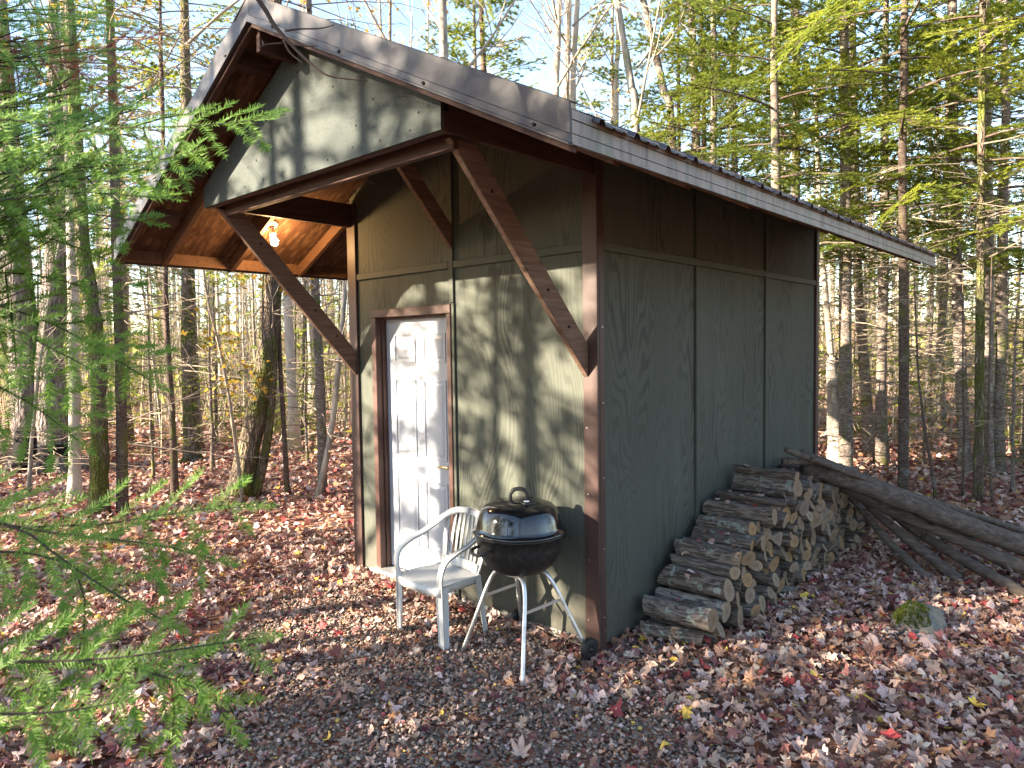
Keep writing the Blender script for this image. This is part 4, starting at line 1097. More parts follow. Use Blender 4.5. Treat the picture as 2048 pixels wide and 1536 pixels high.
def bare_proto(seed, H, r0, mat, lean=0.02, forks=9, leaves=None, pale=True, spread=0.42, hb=0.35):
    g = np.random.default_rng(seed)
    n = 14; z = np.linspace(0, H, n)
    wob = np.cumsum(np.cumsum(g.normal(0, lean*0.22, (n, 2)), 0), 0); wob -= wob[0]
    P = np.column_stack([wob, z]); P[0, 2] = -0.05
    rr = r0*(1-z/H)**0.7+0.006
    tm = trunk_mesh(P, rr, g, sides=9).mesh('bare_trunk', mat, smooth=True)
    wb = MB(); tips = []
    def grow(p, d, Lb, r, lev):
        k = 5; t = np.linspace(0, 1, k); bend = g.normal(0, .16, 3)
        Q = p+np.outer(t, d)*Lb+np.outer(t**2, bend)*Lb+np.outer(t**2, [0, 0, .18])*Lb
        wb.tube(Q, np.linspace(r, r*0.35+0.0012, k), 5 if lev == 0 else 3, cap=False)
        if lev < 3:
            for q in range(g.integers(3, 6) if lev < 2 else g.integers(2, 4)):
                f = g.uniform(.25, 1.0); i = min(k-2, int(f*(k-1))); ff = f*(k-1)-i; pp = Q[i]*(1-ff)+Q[i+1]*ff
                dd = norm(d+g.normal(0, .55, 3)+[0, 0, .12]); grow(pp, dd, Lb*g.uniform(.35, .6), r*0.5, lev+1)
        else: tips.append((Q[-1], d))
        if lev == 2: tips.append((Q[-1], d))
    for k in range(forks):
        zz = H*(hb+(0.98-hb)*(k+g.random()*.8)/forks); a = k*2.4+g.normal(0, .4); f = zz/H
        d = norm([math.cos(a)*spread*2, math.sin(a)*spread*2, 0.75])
        x = np.array([np.interp(zz, z, P[:, 0]), np.interp(zz, z, P[:, 1]), zz])
        grow(x, d, H*0.22*(1.2-f)*g.uniform(.7, 1.2)+.25, r0*0.32*(1.15-f)+.003, 0)
    out = dict(trunk=tm, crown=wb.mesh('bare_crown', M['twig_pale'] if pale else M['twig'], smooth=True))
    if leaves:
        bl = Blades(); T = np.array([q[0] for q in tips]); T = T[g.random(len(T)) < leaves]
        T = np.repeat(T, 2, 0)+g.normal(0, .07, (len(T)*2, 3)); A = g.normal(size=T.shape); A /= np.linalg.norm(A, axis=1)[:, None]
        B_ = np.cross(A, g.normal(size=T.shape)); B_ /= np.linalg.norm(B_, axis=1)[:, None]
        bl.add(T-A*.035, T+A*.035, T+B_*.06); cb = MB(); bl.into(cb); out['foliage'] = cb.mesh('last_leaves', M['leaf_yellow'])
    return out
BIG = dict(K=4, nl=.068, nw=.025)
FT = [fir_proto(11, 14.0, 3.6, 58, 1.8, r0=0.10, **BIG), fir_proto(12, 12.0, 2.9, 50, 1.6, r0=0.085, droop=0.4, **BIG), fir_proto(13, 15.0, 5.2, 46, 1.8, r0=0.115, dead=(0.7, 6.0, 60), sparse=.8, **BIG)]
FL = [fir_proto(15, 11.5, 3.4, 54, 2.3, r0=0.09, droop=.38, dead=(0.6, 3.8, 50), **BIG), fir_proto(16, 10.0, 3.0, 50, 2.0, r0=0.08, droop=.3, dead=(0.5, 3.4, 44), **BIG)]
FM = [fir_proto(21, 7.0, 0.9, 46, 1.4, r0=0.06, dead=(0.3, 1.4, 10), **BIG), fir_proto(22, 5.2, 0.5, 42, 1.2, r0=0.045, dead=(0.2, 1.0, 8), **BIG)]
FS = [fir_proto(31, 2.6, 0.25, 30, 0.75, r0=0.022, K=4, nl=.03, nw=.009, tw=.12, sub=.08, shoot=.08, dead=(0.1, 0.5, 4), twigr=(.15, .4)), fir_proto(32, 3.4, 0.5, 30, 0.8, r0=0.026, K=4, nl=.032, nw=.009, tw=.13, sub=.09, shoot=.09, dead=(.15, .8, 8), twigr=(.2, .5), sparse=.6)]
FD = [fir_proto(41, 9.0, 5.5, 16, 1.0, r0=0.05, dead=(0.4, 6.5, 90), sparse=.5, twigr=(.5, 1.6))]
BT = [bare_proto(51, 13, .10, M['bark_grey'], forks=10), bare_proto(52, 11, .075, M['bark_pale'], forks=9, leaves=.25), bare_proto(53, 15, .13, M['bark_grey'], forks=10, hb=.45), bare_proto(54, 9, .05, M['bark_fir'], forks=9, leaves=.4, pale=False)]
BS = [bare_proto(61, 4.2, .020, M['bark_dark'], lean=.05, forks=8, pale=False, hb=.25), bare_proto(62, 5.5, .028, M['bark_grey'], lean=.06, forks=8, hb=.3), bare_proto(63, 3.2, .015, M['twig'], lean=.06, forks=7, leaves=.3, pale=False, hb=.25)]
def plant(proto, x, y, rz, sc, name, label, group, cat='tree', lean=(0, 0)):
    rel = np.array([x, y, CAM[2]])-CAM; fwd = rel@FW; px = 1024+FPX*(rel@RT)/fwd if fwd > 1 else -9999*np.sign(-(rel@RT)); dist = np.linalg.norm(rel)
    place = 'on the sunny side of the clearing' if px < -60 else 'beyond the porch' if px < 720 else 'behind the shed' if px < 1640 else 'beyond the woodpile' if px < 2110 else 'on the shady side of the clearing'
    far_ = '' if 'clearing' in place else ', close by' if dist < 13 else ', farther back' if dist < 19 else ', deep in the wood'
    label = label+' '+place+far_
    o = thing(name, label, cat, (x, y, float(gz(x, y))), rz, group)
    o.scale = (sc, sc, sc); o.rotation_euler = (lean[0], lean[1], rz)
    for k in ('trunk', 'crown', 'limb', 'dead_branches', 'foliage'):
        if proto.get(k):
            c = link(k, proto[k], o)
            if k != 'trunk': c['kind'] = 'stuff'
    return o
def hand_tree(name, label, pts, r_base, mat, crown=None, top=12.0, r_top=None, rz=0.0, crown_sc=1.0, extra=None, flare=0.5, dead=None, sides=12, jit=0.045, seed=0, depth=None, lean_up=None):
    """trunk through photo pixels (base first) at the distance where its base meets the ground"""
    g = np.random.default_rng(seed+900)
    B0 = on_ground(*pts[0])
    for _ in range(3): B0 = on_ground(*pts[0], z=float(gz(B0[0], B0[1])))
    dep = depth_of(B0)
    P = [B0]+[at(px, py, dep) for px, py in pts[1:]]
    P = np.array(P)
    d = norm(P[-1]-P[-2]) if lean_up is None else norm(lean_up)
    d = norm(d*np.array([.5, .5, 1])); d = d/d[2]
    zl = P[-1][2]
    if top > zl+0.5: P = np.concatenate([P, [P[-1]+d*(top-zl)*0.45, P[-1]+d*(top-zl)]])
    n = max(14, int(top/0.35)); Q = spline(P, n)
    base = Q[0].copy(); hh = np.clip((Q[:, 2]-base[2])/max(top, 1), 0, 1)
    rr = r_base*(1-hh)**0.75+(r_top or 0.008)
    Q = Q-base; Q[0, 2] -= 0.06
    o = thing(name, label, 'tree', tuple(base), 0.0)
    trunk_mesh(Q, rr, g, sides, flare, jit).build('trunk', mat, o, smooth=True)
    if crown:
        zc = 4.5; cx = np.interp(zc, Q[:, 2], Q[:, 0]); cy = np.interp(zc, Q[:, 2], Q[:, 1])
        for k in ('crown', 'limb', 'dead_branches', 'foliage'):
            if crown.get(k) and not (k == 'dead_branches' and dead is False):
                c = link(k, crown[k], o, (cx, cy, 0)); c['kind'] = 'stuff'; c.rotation_euler = (0, 0, rz); c.scale = (crown_sc,)*3
    return o, Q, rr, base
# ---- trees by the clearing, left of the shed
o, Q, rr, base = hand_tree('old_tree', 'huge old pale trunk with shaggy bark and charred foot', [(72, 935), (60, 820), (45, 650), (30, 450), (15, 200)], .27, M['bark_old'], None, top=9, flare=.35, sides=16, seed=1)
b = MB(); b.tube([Q[0]+[.05, -.05, 0], Q[0]+[.03, -.02, .35], Q[0]+[0.02, 0, .75]], [.40, .30, .262], 16); part('charred_foot', b, M['char'], o, smooth=True)
o, Q, rr, base = hand_tree('old_tree', 'big dark old trunk with black foot standing against the pale one', [(112, 940), (104, 830), (100, 700), (112, 560), (118, 420), (112, 200)], .25, M['bark_old'], None, top=9, flare=.35, sides=16, seed=2)
b = MB(); b.tube([Q[0], Q[0]+[0, 0, .25], Q[0]+[0, 0, .5]], [.37, .30, .252], 16); part('charred_foot', b, M['char'], o, smooth=True)
hand_tree('beech_tree', 'smooth pale trunk with a mossy foot', [(150, 1000), (149, 850), (147, 700), (146, 560), (138, 300), (130, 60)], .068, M['bark_pale'], BT[1], top=11, seed=3)
mo_ = on_ground(158, 1000)
hand_tree('mossy_tree', 'stout mossy trunk with a swollen bulge', [(197, 1030), (199, 900), (196, 770), (193, 690), (182, 600), (168, 520), (160, 400)], .095, M['bark_moss'], BT[3], top=10, seed=4, rz=1.0, jit=.09, dead=False)
hand_tree('birch_tree', 'slender dark banded trunk rising past the corner of the porch roof', [(245, 1025), (243, 850), (238, 650), (232, 480), (228, 300)], .055, M['bark_dark'], FD[0], top=12, seed=5, rz=2.0, flare=.2)
hand_tree('slim_tree', 'thin dark trunk between the birch and the leaning mossy tree', [(350, 990), (345, 850), (337, 720), (331, 590), (330, 450)], .038, M['bark_dark'], FD[0], top=8, seed=6, flare=.2, rz=.4)
hand_tree('spruce_tree', 'grey trunk with a spread mossy foot deeper in the wood', [(385, 922), (381, 820), (377, 700), (376, 560), (376, 400)], .13, M['bark_moss'], BT[2], top=13, seed=7, rz=.9)
o, Q, rr, base = hand_tree('leaning_tree', 'mossy furrowed trunk curving up from the leaves with a second stem', [(478, 995), (497, 900), (515, 820), (532, 720), (541, 620), (548, 480), (552, 300)], .135, M['bark_moss'], BT[0], top=11, seed=8, rz=2.7, sides=14, dead=False)
dep = depth_of(base)
P2 = np.array([at(512, 990, dep)]+[at(a, c, dep) for a, c in ((528, 920), (540, 840), (548, 720), (552, 600), (553, 420), (550, 200))])-base
b = MB(); Q2 = spline(P2, 24); b.tube(Q2, np.linspace(.062, .03, 24), 10); part('second_stem', b, M['bark_moss'], o, smooth=True)
hand_tree('slim_tree', 'thin straight stem beside the leaning mossy tree', [(575, 990), (568, 860), (560, 720), (556, 560), (553, 400)], .026, M['bark_dark'], BS[1], top=7, seed=9, flare=.15)
hand_tree('slim_tree', 'light banded trunk seen just under the porch brace', [(645, 985), (643, 850), (638, 720), (632, 600), (628, 420)], .055, M['bark_fir'], FD[0], top=11, seed=10, rz=4., flare=.25)
hand_tree('slim_tree', 'crooked grey sapling leaning towards the shed wall', [(634, 997), (652, 920), (668, 820), (680, 700), (688, 600), (692, 480)], .032, M['bark_grey'], BS[1], top=6, seed=11, flare=.15)
hand_tree('slim_tree', 'very thin bare sapling in front of the leaning mossy tree', [(486, 1005), (478, 940), (462, 820), (440, 700), (415, 600), (405, 520)], .014, M['twig'], BS[2], top=4.5, seed=12, flare=.1)
# ---- trees behind the woodpile
o, Q, rr, base = hand_tree('snag', 'forked broken snag with a mossy knob and pale regrown stem', [(1674, 938), (1670, 850), (1666, 770), (1662, 715)], .085, M['bark_grey'], None, top=2.0, r_top=.05, seed=13, sides=12)
dep = depth_of(base)
for pp, ra in ((((1663, 730), (1656, 640), (1648, 560), (1641, 470), (1636, 330), (1630, 150)), .05), (((1668, 735), (1680, 705), (1690, 690)), .05), (((1662, 725), (1652, 710), (1647, 705)), .045)):
    b = MB(); q = spline([at(a, c, dep)-base for a, c in pp], 20); b.tube(q, np.linspace(ra, ra*.55, 20), 10); part('stem', b, M['bark_pale'] if ra == .05 and len(pp) > 3 else M['bark_moss'], o, smooth=True)
hand_tree('fir_tree', 'stout banded fir trunk at the back corner behind the woodpile', [(1692, 952), (1691, 800), (1690, 600), (1692, 450), (1690, 300), (1688, 100)], .088, M['bark_fir'], FL[1], top=13, seed=14, rz=.2, flare=.25)
hand_tree('fir_tree', 'grey fir trunk set back beside the stout banded one', [(1738, 905), (1733, 800), (1724, 680), (1716, 560), (1712, 400), (1706, 150)], .085, M['bark_fir'], FT[2], top=14, seed=15, rz=1.4)
hand_tree('fir_tree', 'straight dark trunk rising behind the far end of the eave', [(1806, 985), (1807, 850), (1808, 700), (1807, 520), (1805, 330), (1808, 100)], .056, M['bark_dark'], FL[0], top=12, seed=16, rz=3.0, flare=.15)
hand_tree('fir_tree', 'sun-striped fir trunk with tan bark beyond the poles', [(1932, 945), (1926, 850), (1920, 700), (1914, 550), (1912, 400), (1906, 150)], .075, M['bark_fir'], FT[2], top=14, seed=17, rz=5.0)
hand_tree('fir_tree', 'slender mossy trunk in front of two tan ones beyond the poles', [(1956, 1000), (1958, 900), (1959, 750), (1961, 600), (1962, 400), (1964, 150)], .044, M['bark_moss'], FT[1], top=10, seed=18, rz=1.0, flare=.2)
hand_tree('fir_tree', 'thin tan trunk close behind the slender mossy one', [(1980, 952), (1978, 850), (1975, 700), (1972, 550), (1972, 400), (1970, 150)], .048, M['bark_fir'], FD[0], top=11, seed=19, rz=2.0)
hand_tree('slim_tree', 'thin bare sapling among the leaves behind the poles', [(1873, 1000), (1862, 930), (1850, 860), (1842, 800), (1836, 740)], .016, M['bark_dark'], None, top=2.6, r_top=.004, seed=20, flare=.1)
hand_tree('slim_tree', 'pair-like thin stem by the slender mossy trunk', [(1925, 995), (1926, 930), (1928, 860), (1926, 780)], .012, M['bark_dark'], None, top=2.6, r_top=.003, seed=21, flare=.1)
hand_tree('slim_tree', 'thin dark stem leaning beside the tan trunk', [(1985, 1010), (1980, 940), (1976, 880), (1978, 780)], .013, M['bark_dark'], None, top=2.8, r_top=.003, seed=22, flare=.1)
# ---- trees seen over the roof (their feet are behind the shed)
def roof_tree(name, label, px_list, depth, r, mat, crown, top, seed, rz=0):
    P0 = at(px_list[0][0], px_list[0][1], depth); base = np.array([P0[0], P0[1], float(gz(P0[0], P0[1]))])
    P = np.array([base]+[at(a, c, depth) for a, c in px_list]); g = np.random.default_rng(seed)
    d = norm(P[-1]-P[-2]); d = d/max(d[2], .3)
    P = np.concatenate([P, [P[-1]+d*max(.5, top-P[-1][2])]]); Q = spline(P, 30)-base
    o = thing(name, label, 'tree', tuple(base))
    trunk_mesh(Q, r*(1-np.clip(Q[:, 2]/top, 0, 1))**.7+.012, g, 10).build('trunk', mat, o, smooth=True)
    if crown:
        for k in ('crown', 'limb', 'dead_branches', 'foliage'):
            if crown.get(k): c = link(k, crown[k], o, (np.interp(5, Q[:, 2], Q[:, 0]), np.interp(5, Q[:, 2], Q[:, 1]), 0)); c['kind'] = 'stuff'; c.rotation_euler = (0, 0, rz)
    return o
roof_tree('aspen_tree', 'pale aspen trunk, one of a tight clump showing over the roof', [(1112, 230), (1115, 100), (1118, 0)], 15, .10, M['bark_pale'], BT[2], 15, 71)
roof_tree('aspen_tree', 'pale straight aspen trunk in the clump, beside the forked one', [(1132, 230), (1135, 100), (1137, 0)], 15.6, .11, M['bark_pale'], BT[0], 16, 72, 1)
roof_tree('aspen_tree', 'pale aspen trunk in the clump that leans outward at the top', [(1146, 240), (1148, 120), (1155, 0)], 15.2, .09, M['bark_pale'], BT[2], 15, 73, 2)
roof_tree('slim_tree', 'dark curved bare trunk showing above the eave', [(1272, 270), (1262, 170), (1245, 70), (1230, -20)], 12, .085, M['bark_grey'], BT[0], 13, 74, 3)
roof_tree('aspen_tree', 'pale trunk just beside the dark curved one above the eave', [(1232, 210), (1236, 100), (1236, 0)], 16, .08, M['bark_pale'], BT[1], 15, 75, 4)
roof_tree('fir_tree', 'leaning brown trunk above the middle of the eave', [(1345, 290), (1325, 170), (1300, 60)], 13, .09, M['bark_fir'], FT[2], 14, 76, 5)
roof_tree('fir_tree', 'grey fir trunk above the middle of the eave', [(1392, 300), (1388, 150), (1382, 0)], 13.5, .11, M['bark_fir'], FT[0], 15, 77, .5)
roof_tree('fir_tree', 'thin trunk tight beside the grey fir above the eave', [(1408, 310), (1406, 150), (1402, 0)], 14, .055, M['bark_dark'], FD[0], 12, 78, .8)
roof_tree('slim_tree', 'slim straight dark trunk above the middle of the eave', [(1358, 300), (1357, 150), (1355, 0)], 14, .04, M['bark_dark'], BT[3], 12, 79, .8)
roof_tree('fir_tree', 'green fir standing behind the ridge of the roof', [(968, 180), (965, 90), (962, 0)], 13, .09, M['bark_dark'], FT[1], 11, 80, .3)
roof_tree('spruce_tree', 'fir trunk among branches above the left rake of the roof', [(368, 180), (368, 90), (368, 0)], 13, .08, M['bark_fir'], FT[0], 13, 81, 2.3)

# ---- the wood around
taken = [(o.location.x, o.location.y) for o in col.objects if o.parent is None and o.get('category') == 'tree']
def free(x, y, dmin):
    if -1.6 < x < 4.2 and -2.6 < y < 5.2: return False
    return all((x-a)**2+(y-c)**2 > dmin*dmin for a, c in taken)
KINDS = [(FT, 'fir_tree', 'fir tree with a bare lower trunk', 'firs in the wood', .22),
         (FM, 'young_fir', 'bushy young fir tree', 'young firs in the wood', .12),
         (FD, 'dying_fir', 'half-dead fir with bare twigs', 'half-dead firs in the wood', .10),
         (BT, 'bare_tree', 'bare tree with pale twigs', 'bare trees in the wood', .24),
         (BS, 'sapling', 'thin bare sapling', 'bare saplings in the wood', .16),
         (FS, 'fir_sapling', 'small fir sapling', 'fir saplings in the wood', .08)]
g = np.random.default_rng(77)
def scatter(n, a0, a1, d0, d1, dmin, kinds=KINDS):
    pr = np.array([k[4] for k in kinds]); pr = pr/pr.sum(); done = 0
    for _ in range(n*30):
        a = R(g.uniform(a0, a1)); d = math.sqrt(g.uniform(d0*d0, d1*d1))
        v = math.cos(a)*FW+math.sin(a)*RT; x, y = CAM[0]+d*v[0], CAM[1]+d*v[1]
        if not free(x, y, dmin): continue
        pl, nm, lb, gp, _p = kinds[g.choice(len(kinds), p=pr)]
        plant(pl[g.integers(len(pl))], x, y, g.uniform(0, 6.28), g.uniform(.8, 1.2), nm, lb, gp, lean=(g.normal(0, .025), g.normal(0, .025)))
        taken.append((x, y)); done += 1
        if done >= n: break
def plant_px(pl, i, px, depth, sc, rz, name, label, group):
    v = FW+(px-1024)/FPX*RT; x, y = CAM[0]+depth*v[0], CAM[1]+depth*v[1]
    plant(pl[i], x, y, rz, sc, name, label, group); taken.append((x, y))
for i, px, dp, sc, rz in ((0, 1590, 12, 1.0, .5), (1, 1765, 10.5, 1.0, 2.1), (0, 1470, 15, 1.1, 3.3), (1, 2260, 6.8, 1.0, 1.0), (1, 2060, 11.5, 1.0, 2.8), (0, 1880, 15, 1.0, 4.4), (1, 1230, 17, 1.1, 1.3), (0, 1555, 9.6, .9, 2.2), (1, 1995, 9.8, .95, .2), (0, 1420, 12.2, 1.0, 4.9), (1, 960, 13, .95, 3.7), (0, 250, 14, 1.0, 5.2)):
    plant_px(FL, i, px, dp, sc, rz, 'drooping_fir', 'fir with long drooping yellow-green boughs', 'drooping firs near the shed')
for i, px, dp, sc, rz in ((0, 300, 14, .6, 0), (1, 430, 14.5, .7, 1), (1, 590, 14, .75, 2), (0, 690, 16, .6, 3), (1, 1760, 13, .7, 4), (0, 1860, 14, .6, 5), (1, 2010, 12, .6, 6), (1, 180, 13, .7, 3), (0, 1920, 18, .6, 1)):
    plant_px(FM, i, px, dp, sc, rz, 'young_fir', 'bushy young fir tree', 'young firs in the wood')
for i, px, dp, sc, rz in ((1, 2030, 8.4, .7, 0), (0, 1700, 12, .8, 1), (0, 1850, 10.5, .6, 2), (1, 300, 10.5, .7, 1), (0, 610, 11.5, .8, 3), (1, 420, 11, .9, 2)):
    plant_px(FS, i, px, dp, sc, rz, 'fir_sapling', 'small fir sapling', 'fir saplings in the wood')
OPEN = [KINDS[2], KINDS[3], KINDS[4], KINDS[5]]
scatter(8, -40, 4, 11, 15, 1.2, OPEN)
scatter(6, 12, 42, 11, 15, 1.2)
scatter(34, -44, 6, 15, 27, 1.0, OPEN)
scatter(16, 6, 44, 15, 27, 1.0)
# ---- trees outside the view that shade the clearing
HS = np.array([to_sun.x, to_sun.y]); HS /= np.linalg.norm(HS); KS = np.array([-HS[1], HS[0]])
def shade(t, q, pl, i, sc, rz=0.0):
    x, y = np.array([1.2, -0.6])+HS*t+KS*q
    nm, lb, gp = {id(FT): KINDS[0][1:4], id(FM): KINDS[1][1:4], id(BT): KINDS[3][1:4], id(FD): KINDS[2][1:4]}[id(pl)]
    plant(pl[i], x, y, rz, sc, nm, lb, gp); taken.append((x, y))
for t, q, pl, i, sc, rz in [
    (9.0, 2.6, FM, 0, 1.25, 0.3), (7.5, 3.9, FM, 1, 1.3, 1.2), (10.5, 4.6, FM, 0, 1.3, 2.0), (12.5, 3.3, FT, 1, 1.0, .7), (15.0, 2.2, FT, 0, 1.0, 1.7), (9.5, 6.2, FM, 0, 1.3, 3.0), (14, 5.6, FT, 1, 1.0, .1),
    (6.6, -0.45, FT, 2, .8, 2.2), (7.3, 0.85, FM, 0, 1.25, 2.9), (8.6, -1.35, FM, 1, 1.6, .9), (7.4, 0.1, FD, 0, 1.0, .5), (10.0, 0.3, FT, 0, .95, 1.1), (7.0, 2.2, FM, 0, 1.0, 1.5), (11.0, 1.65, FT, 1, .95, .8), (12.6, 2.0, FM, 0, 1.35, 2.8), (18, -2.2, FT, 2, 1.0, 1.1), (12, -2.6, BT, 0, 1.1, 2.4),
    (11, -4.0, FM, 1, .9, .9), (13, -5.8, FT, 1, 1.0, 1.9), (17, -4.4, FT, 2, 1.0, 5.0), (21, -6.6, FT, 2, 1.0, .4), (26, 4.5, FT, 1, 1.2, 3.8), (13, -7.6, BT, 0, 1.0, 2.6)]:
    shade(t, q, pl, i, sc, rz)
scatter(16, -125, -95, 14, 26, 1.6)
scatter(34, 48, 215, 8, 20, 1.5)

# ---- near fir whose boughs reach into the view
TB = at(-760, 900, 1.30); TB = np.array([TB[0], TB[1], 0.0])
nf = thing('near_fir', 'green fir whose needled boughs reach in front of the porch roof', 'tree', tuple(TB))
gn = np.random.default_rng(5)
zz = np.linspace(0, 6.5, 16); wob = np.cumsum(gn.normal(0, .006, (16, 2)), 0)
trunk_mesh(np.column_stack([wob-wob[0], zz]), .07*(1-zz/6.6)**.8+.006, gn).build('trunk', M['bark_fir'], nf, smooth=True)
def bough(pts, depth, wmax=.30, tw=.055, bare=.3, shoot=.07, sub=.042, upn=None, mat='needles_near', nl=.021, K=15, end_depth=None):
    n = len(pts); dz = np.linspace(depth, end_depth or depth, n)
    A = [at(px, py, d) for (px, py), d in zip(pts, dz)]
    st = TB.copy(); st[2] = A[0][2]-0.05
    A = [st]+A
    Ln = sum(np.linalg.norm(np.asarray(A[i+1])-np.asarray(A[i])) for i in range(len(A)-1))
    up = norm((upn if upn is not None else np.array([0, 0, 1.0])-1.15*FW+gn.normal(0, .2, 3)))
    wood, S = fir_branch(None, (1, 0, 0), 1, gn, bare=max(bare, .30), tw=tw, sub=sub, shoot=shoot, upn=up, wmax=wmax, axis_pts=A)
    bl = Blades(); shoots_to_blades(bl, S, K, nl, .0034, gn)
    wb = MB()
    for i_, (pl, ra, rb) in enumerate(wood):
        if i_ == 0: wb.tube(pl-TB, np.linspace(.0030, .0010, len(pl)), 6, cap=False)
        else: wb.tube(pl-TB, np.linspace(.0024, .0011, len(pl)), 4, cap=False)
    bo = wb.build('bough', M['twig_dark'], nf, smooth=True)
    cb = MB(); bl.into(cb); cb.V = [v-TB for v in cb.V]
    nd = cb.build('needles', M[mat], bo); nd['kind'] = 'stuff'
B = bough
B([(-150, 300), (60, 275), (200, 258), (320, 254), (420, 250), (545, 236)], 1.45, wmax=.22)
B([(-150, 360), (40, 345), (170, 335), (290, 326), (400, 300)], 1.40, wmax=.20)
B([(-150, 385), (60, 370), (200, 350), (300, 338), (380, 348)], 1.55, wmax=.20)
B([(-150, 420), (50, 395), (180, 385), (315, 396)], 1.35, wmax=.22)
B([(-150, 455), (40, 430), (160, 425), (290, 445)], 1.5, wmax=.24)
B([(-150, 205), (0, 215), (120, 190), (240, 175)], 1.6, wmax=.28)
B([(-150, 130), (0, 120), (110, 110), (235, 100)], 1.7, wmax=.28)
B([(-150, 40), (0, 40), (100, 45), (200, 60)], 1.6, wmax=.28)
B([(-150, -40), (20, -20), (110, 0), (190, 20)], 1.8, wmax=.28)
B([(-150, 250), (-20, 240), (60, 245), (150, 268)], 1.25, wmax=.25)
B([(-150, 500), (0, 470), (110, 480), (215, 520)], 1.45, wmax=.26)
B([(-150, 560), (0, 545), (120, 560), (235, 600)], 1.55, wmax=.26)
B([(-150, 590), (0, 612), (120, 655), (205, 704), (300, 760)], 1.5, wmax=.22)
B([(-150, 640), (0, 650), (90, 690), (185, 740)], 1.4, wmax=.24)
B([(-150, 740), (0, 775), (90, 828), (155, 880)], 1.5, wmax=.26)
B([(-150, 1056), (0, 1056), (120, 1052), (223, 1047), (371, 1022), (515, 1013)], 1.35, wmax=.12, tw=.10, bare=.42, sub=.06)
B([(-150, 1040), (37, 1056), (110, 1066), (230, 1080), (326, 1092), (425, 1117)], 1.3, wmax=.14, tw=.10, bare=.45, sub=.06)
B([(-150, 1020), (37, 1060), (100, 1100), (170, 1150), (250, 1200), (326, 1240)], 1.2, wmax=.11, tw=.10, bare=.42, sub=.055)
B([(-150, 1100), (80, 1110), (150, 1145), (172, 1220), (158, 1300)], 1.2, wmax=.10, tw=.11, bare=.55, sub=.06)
B([(-150, 1325), (0, 1323), (110, 1323), (210, 1318), (297, 1308), (400, 1292), (512, 1277)], 1.05, wmax=.10, tw=.10, bare=.42, sub=.055)
B([(-150, 1330), (110, 1325), (260, 1335), (345, 1360), (410, 1386), (455, 1440)], 1.08, wmax=.14, tw=.10, bare=.5, sub=.06)
B([(-150, 1330), (200, 1325), (310, 1345), (348, 1390), (340, 1500)], 1.1, wmax=.09, tw=.11, bare=.6, sub=.06)
B([(-150, 1440), (0, 1428), (110, 1425), (235, 1405)], .98, wmax=.15, tw=.08, bare=.45)
B([(-150, 1470), (0, 1455), (70, 1470), (120, 1500)], 1.05, wmax=.15, tw=.09, bare=.45)
for k in range(10):
    y0 = 20+k*52+gn.uniform(-14, 14); ln_ = gn.uniform(150, 290) if y0 < 300 else gn.uniform(90, 190); dy = gn.uniform(-20, 40)
    B([(-150, y0-10), (0, y0), (ln_*.5, y0+dy*.4), (ln_, y0+dy)], gn.uniform(1.7, 2.6), wmax=.26, tw=.07, sub=.055, K=12, nl=.024, shoot=.085, bare=.45)
# rust-brown dead spray further up the same fir
B([(-150, 60), (60, 110), (170, 150), (235, 205)], 2.3, wmax=.24, tw=.06, mat='needles_rust', bare=.5)
B([(-150, 100), (80, 130), (190, 110), (300, 75)], 2.5, wmax=.20, tw=.07, mat='needles_rust', bare=.55)
# bare dead branch hanging in front of the gable
def px3(pts, d): return [at(a, c, d)-TB for a, c in pts]
b = MB(); dd = 2.2
b.tube(spline([np.array([0.0, 0, 4.3])]+px3([(100, -330), (400, -160), (517, 0), (545, 45), (565, 70), (583, 90), (625, 130), (660, 152), (735, 162)], dd), 60), np.linspace(.011, .0018, 60), 7)
for pts in ([(563, 68), (568, 85), (540, 88), (525, 92), (518, 97)], [(528, 90), (524, 80)], [(567, 80), (580, 105), (600, 122), (606, 128)], [(570, 62), (600, 58), (640, 57), (668, 50)], [(585, 90), (610, 92), (636, 92)], [(640, 142), (652, 150), (662, 154)]):
    b.tube(spline(px3(pts, dd), 10), np.linspace(.0038, .0014, 10), 5)
part('dead_branch', b, M['twig_dark'], nf, smooth=True)

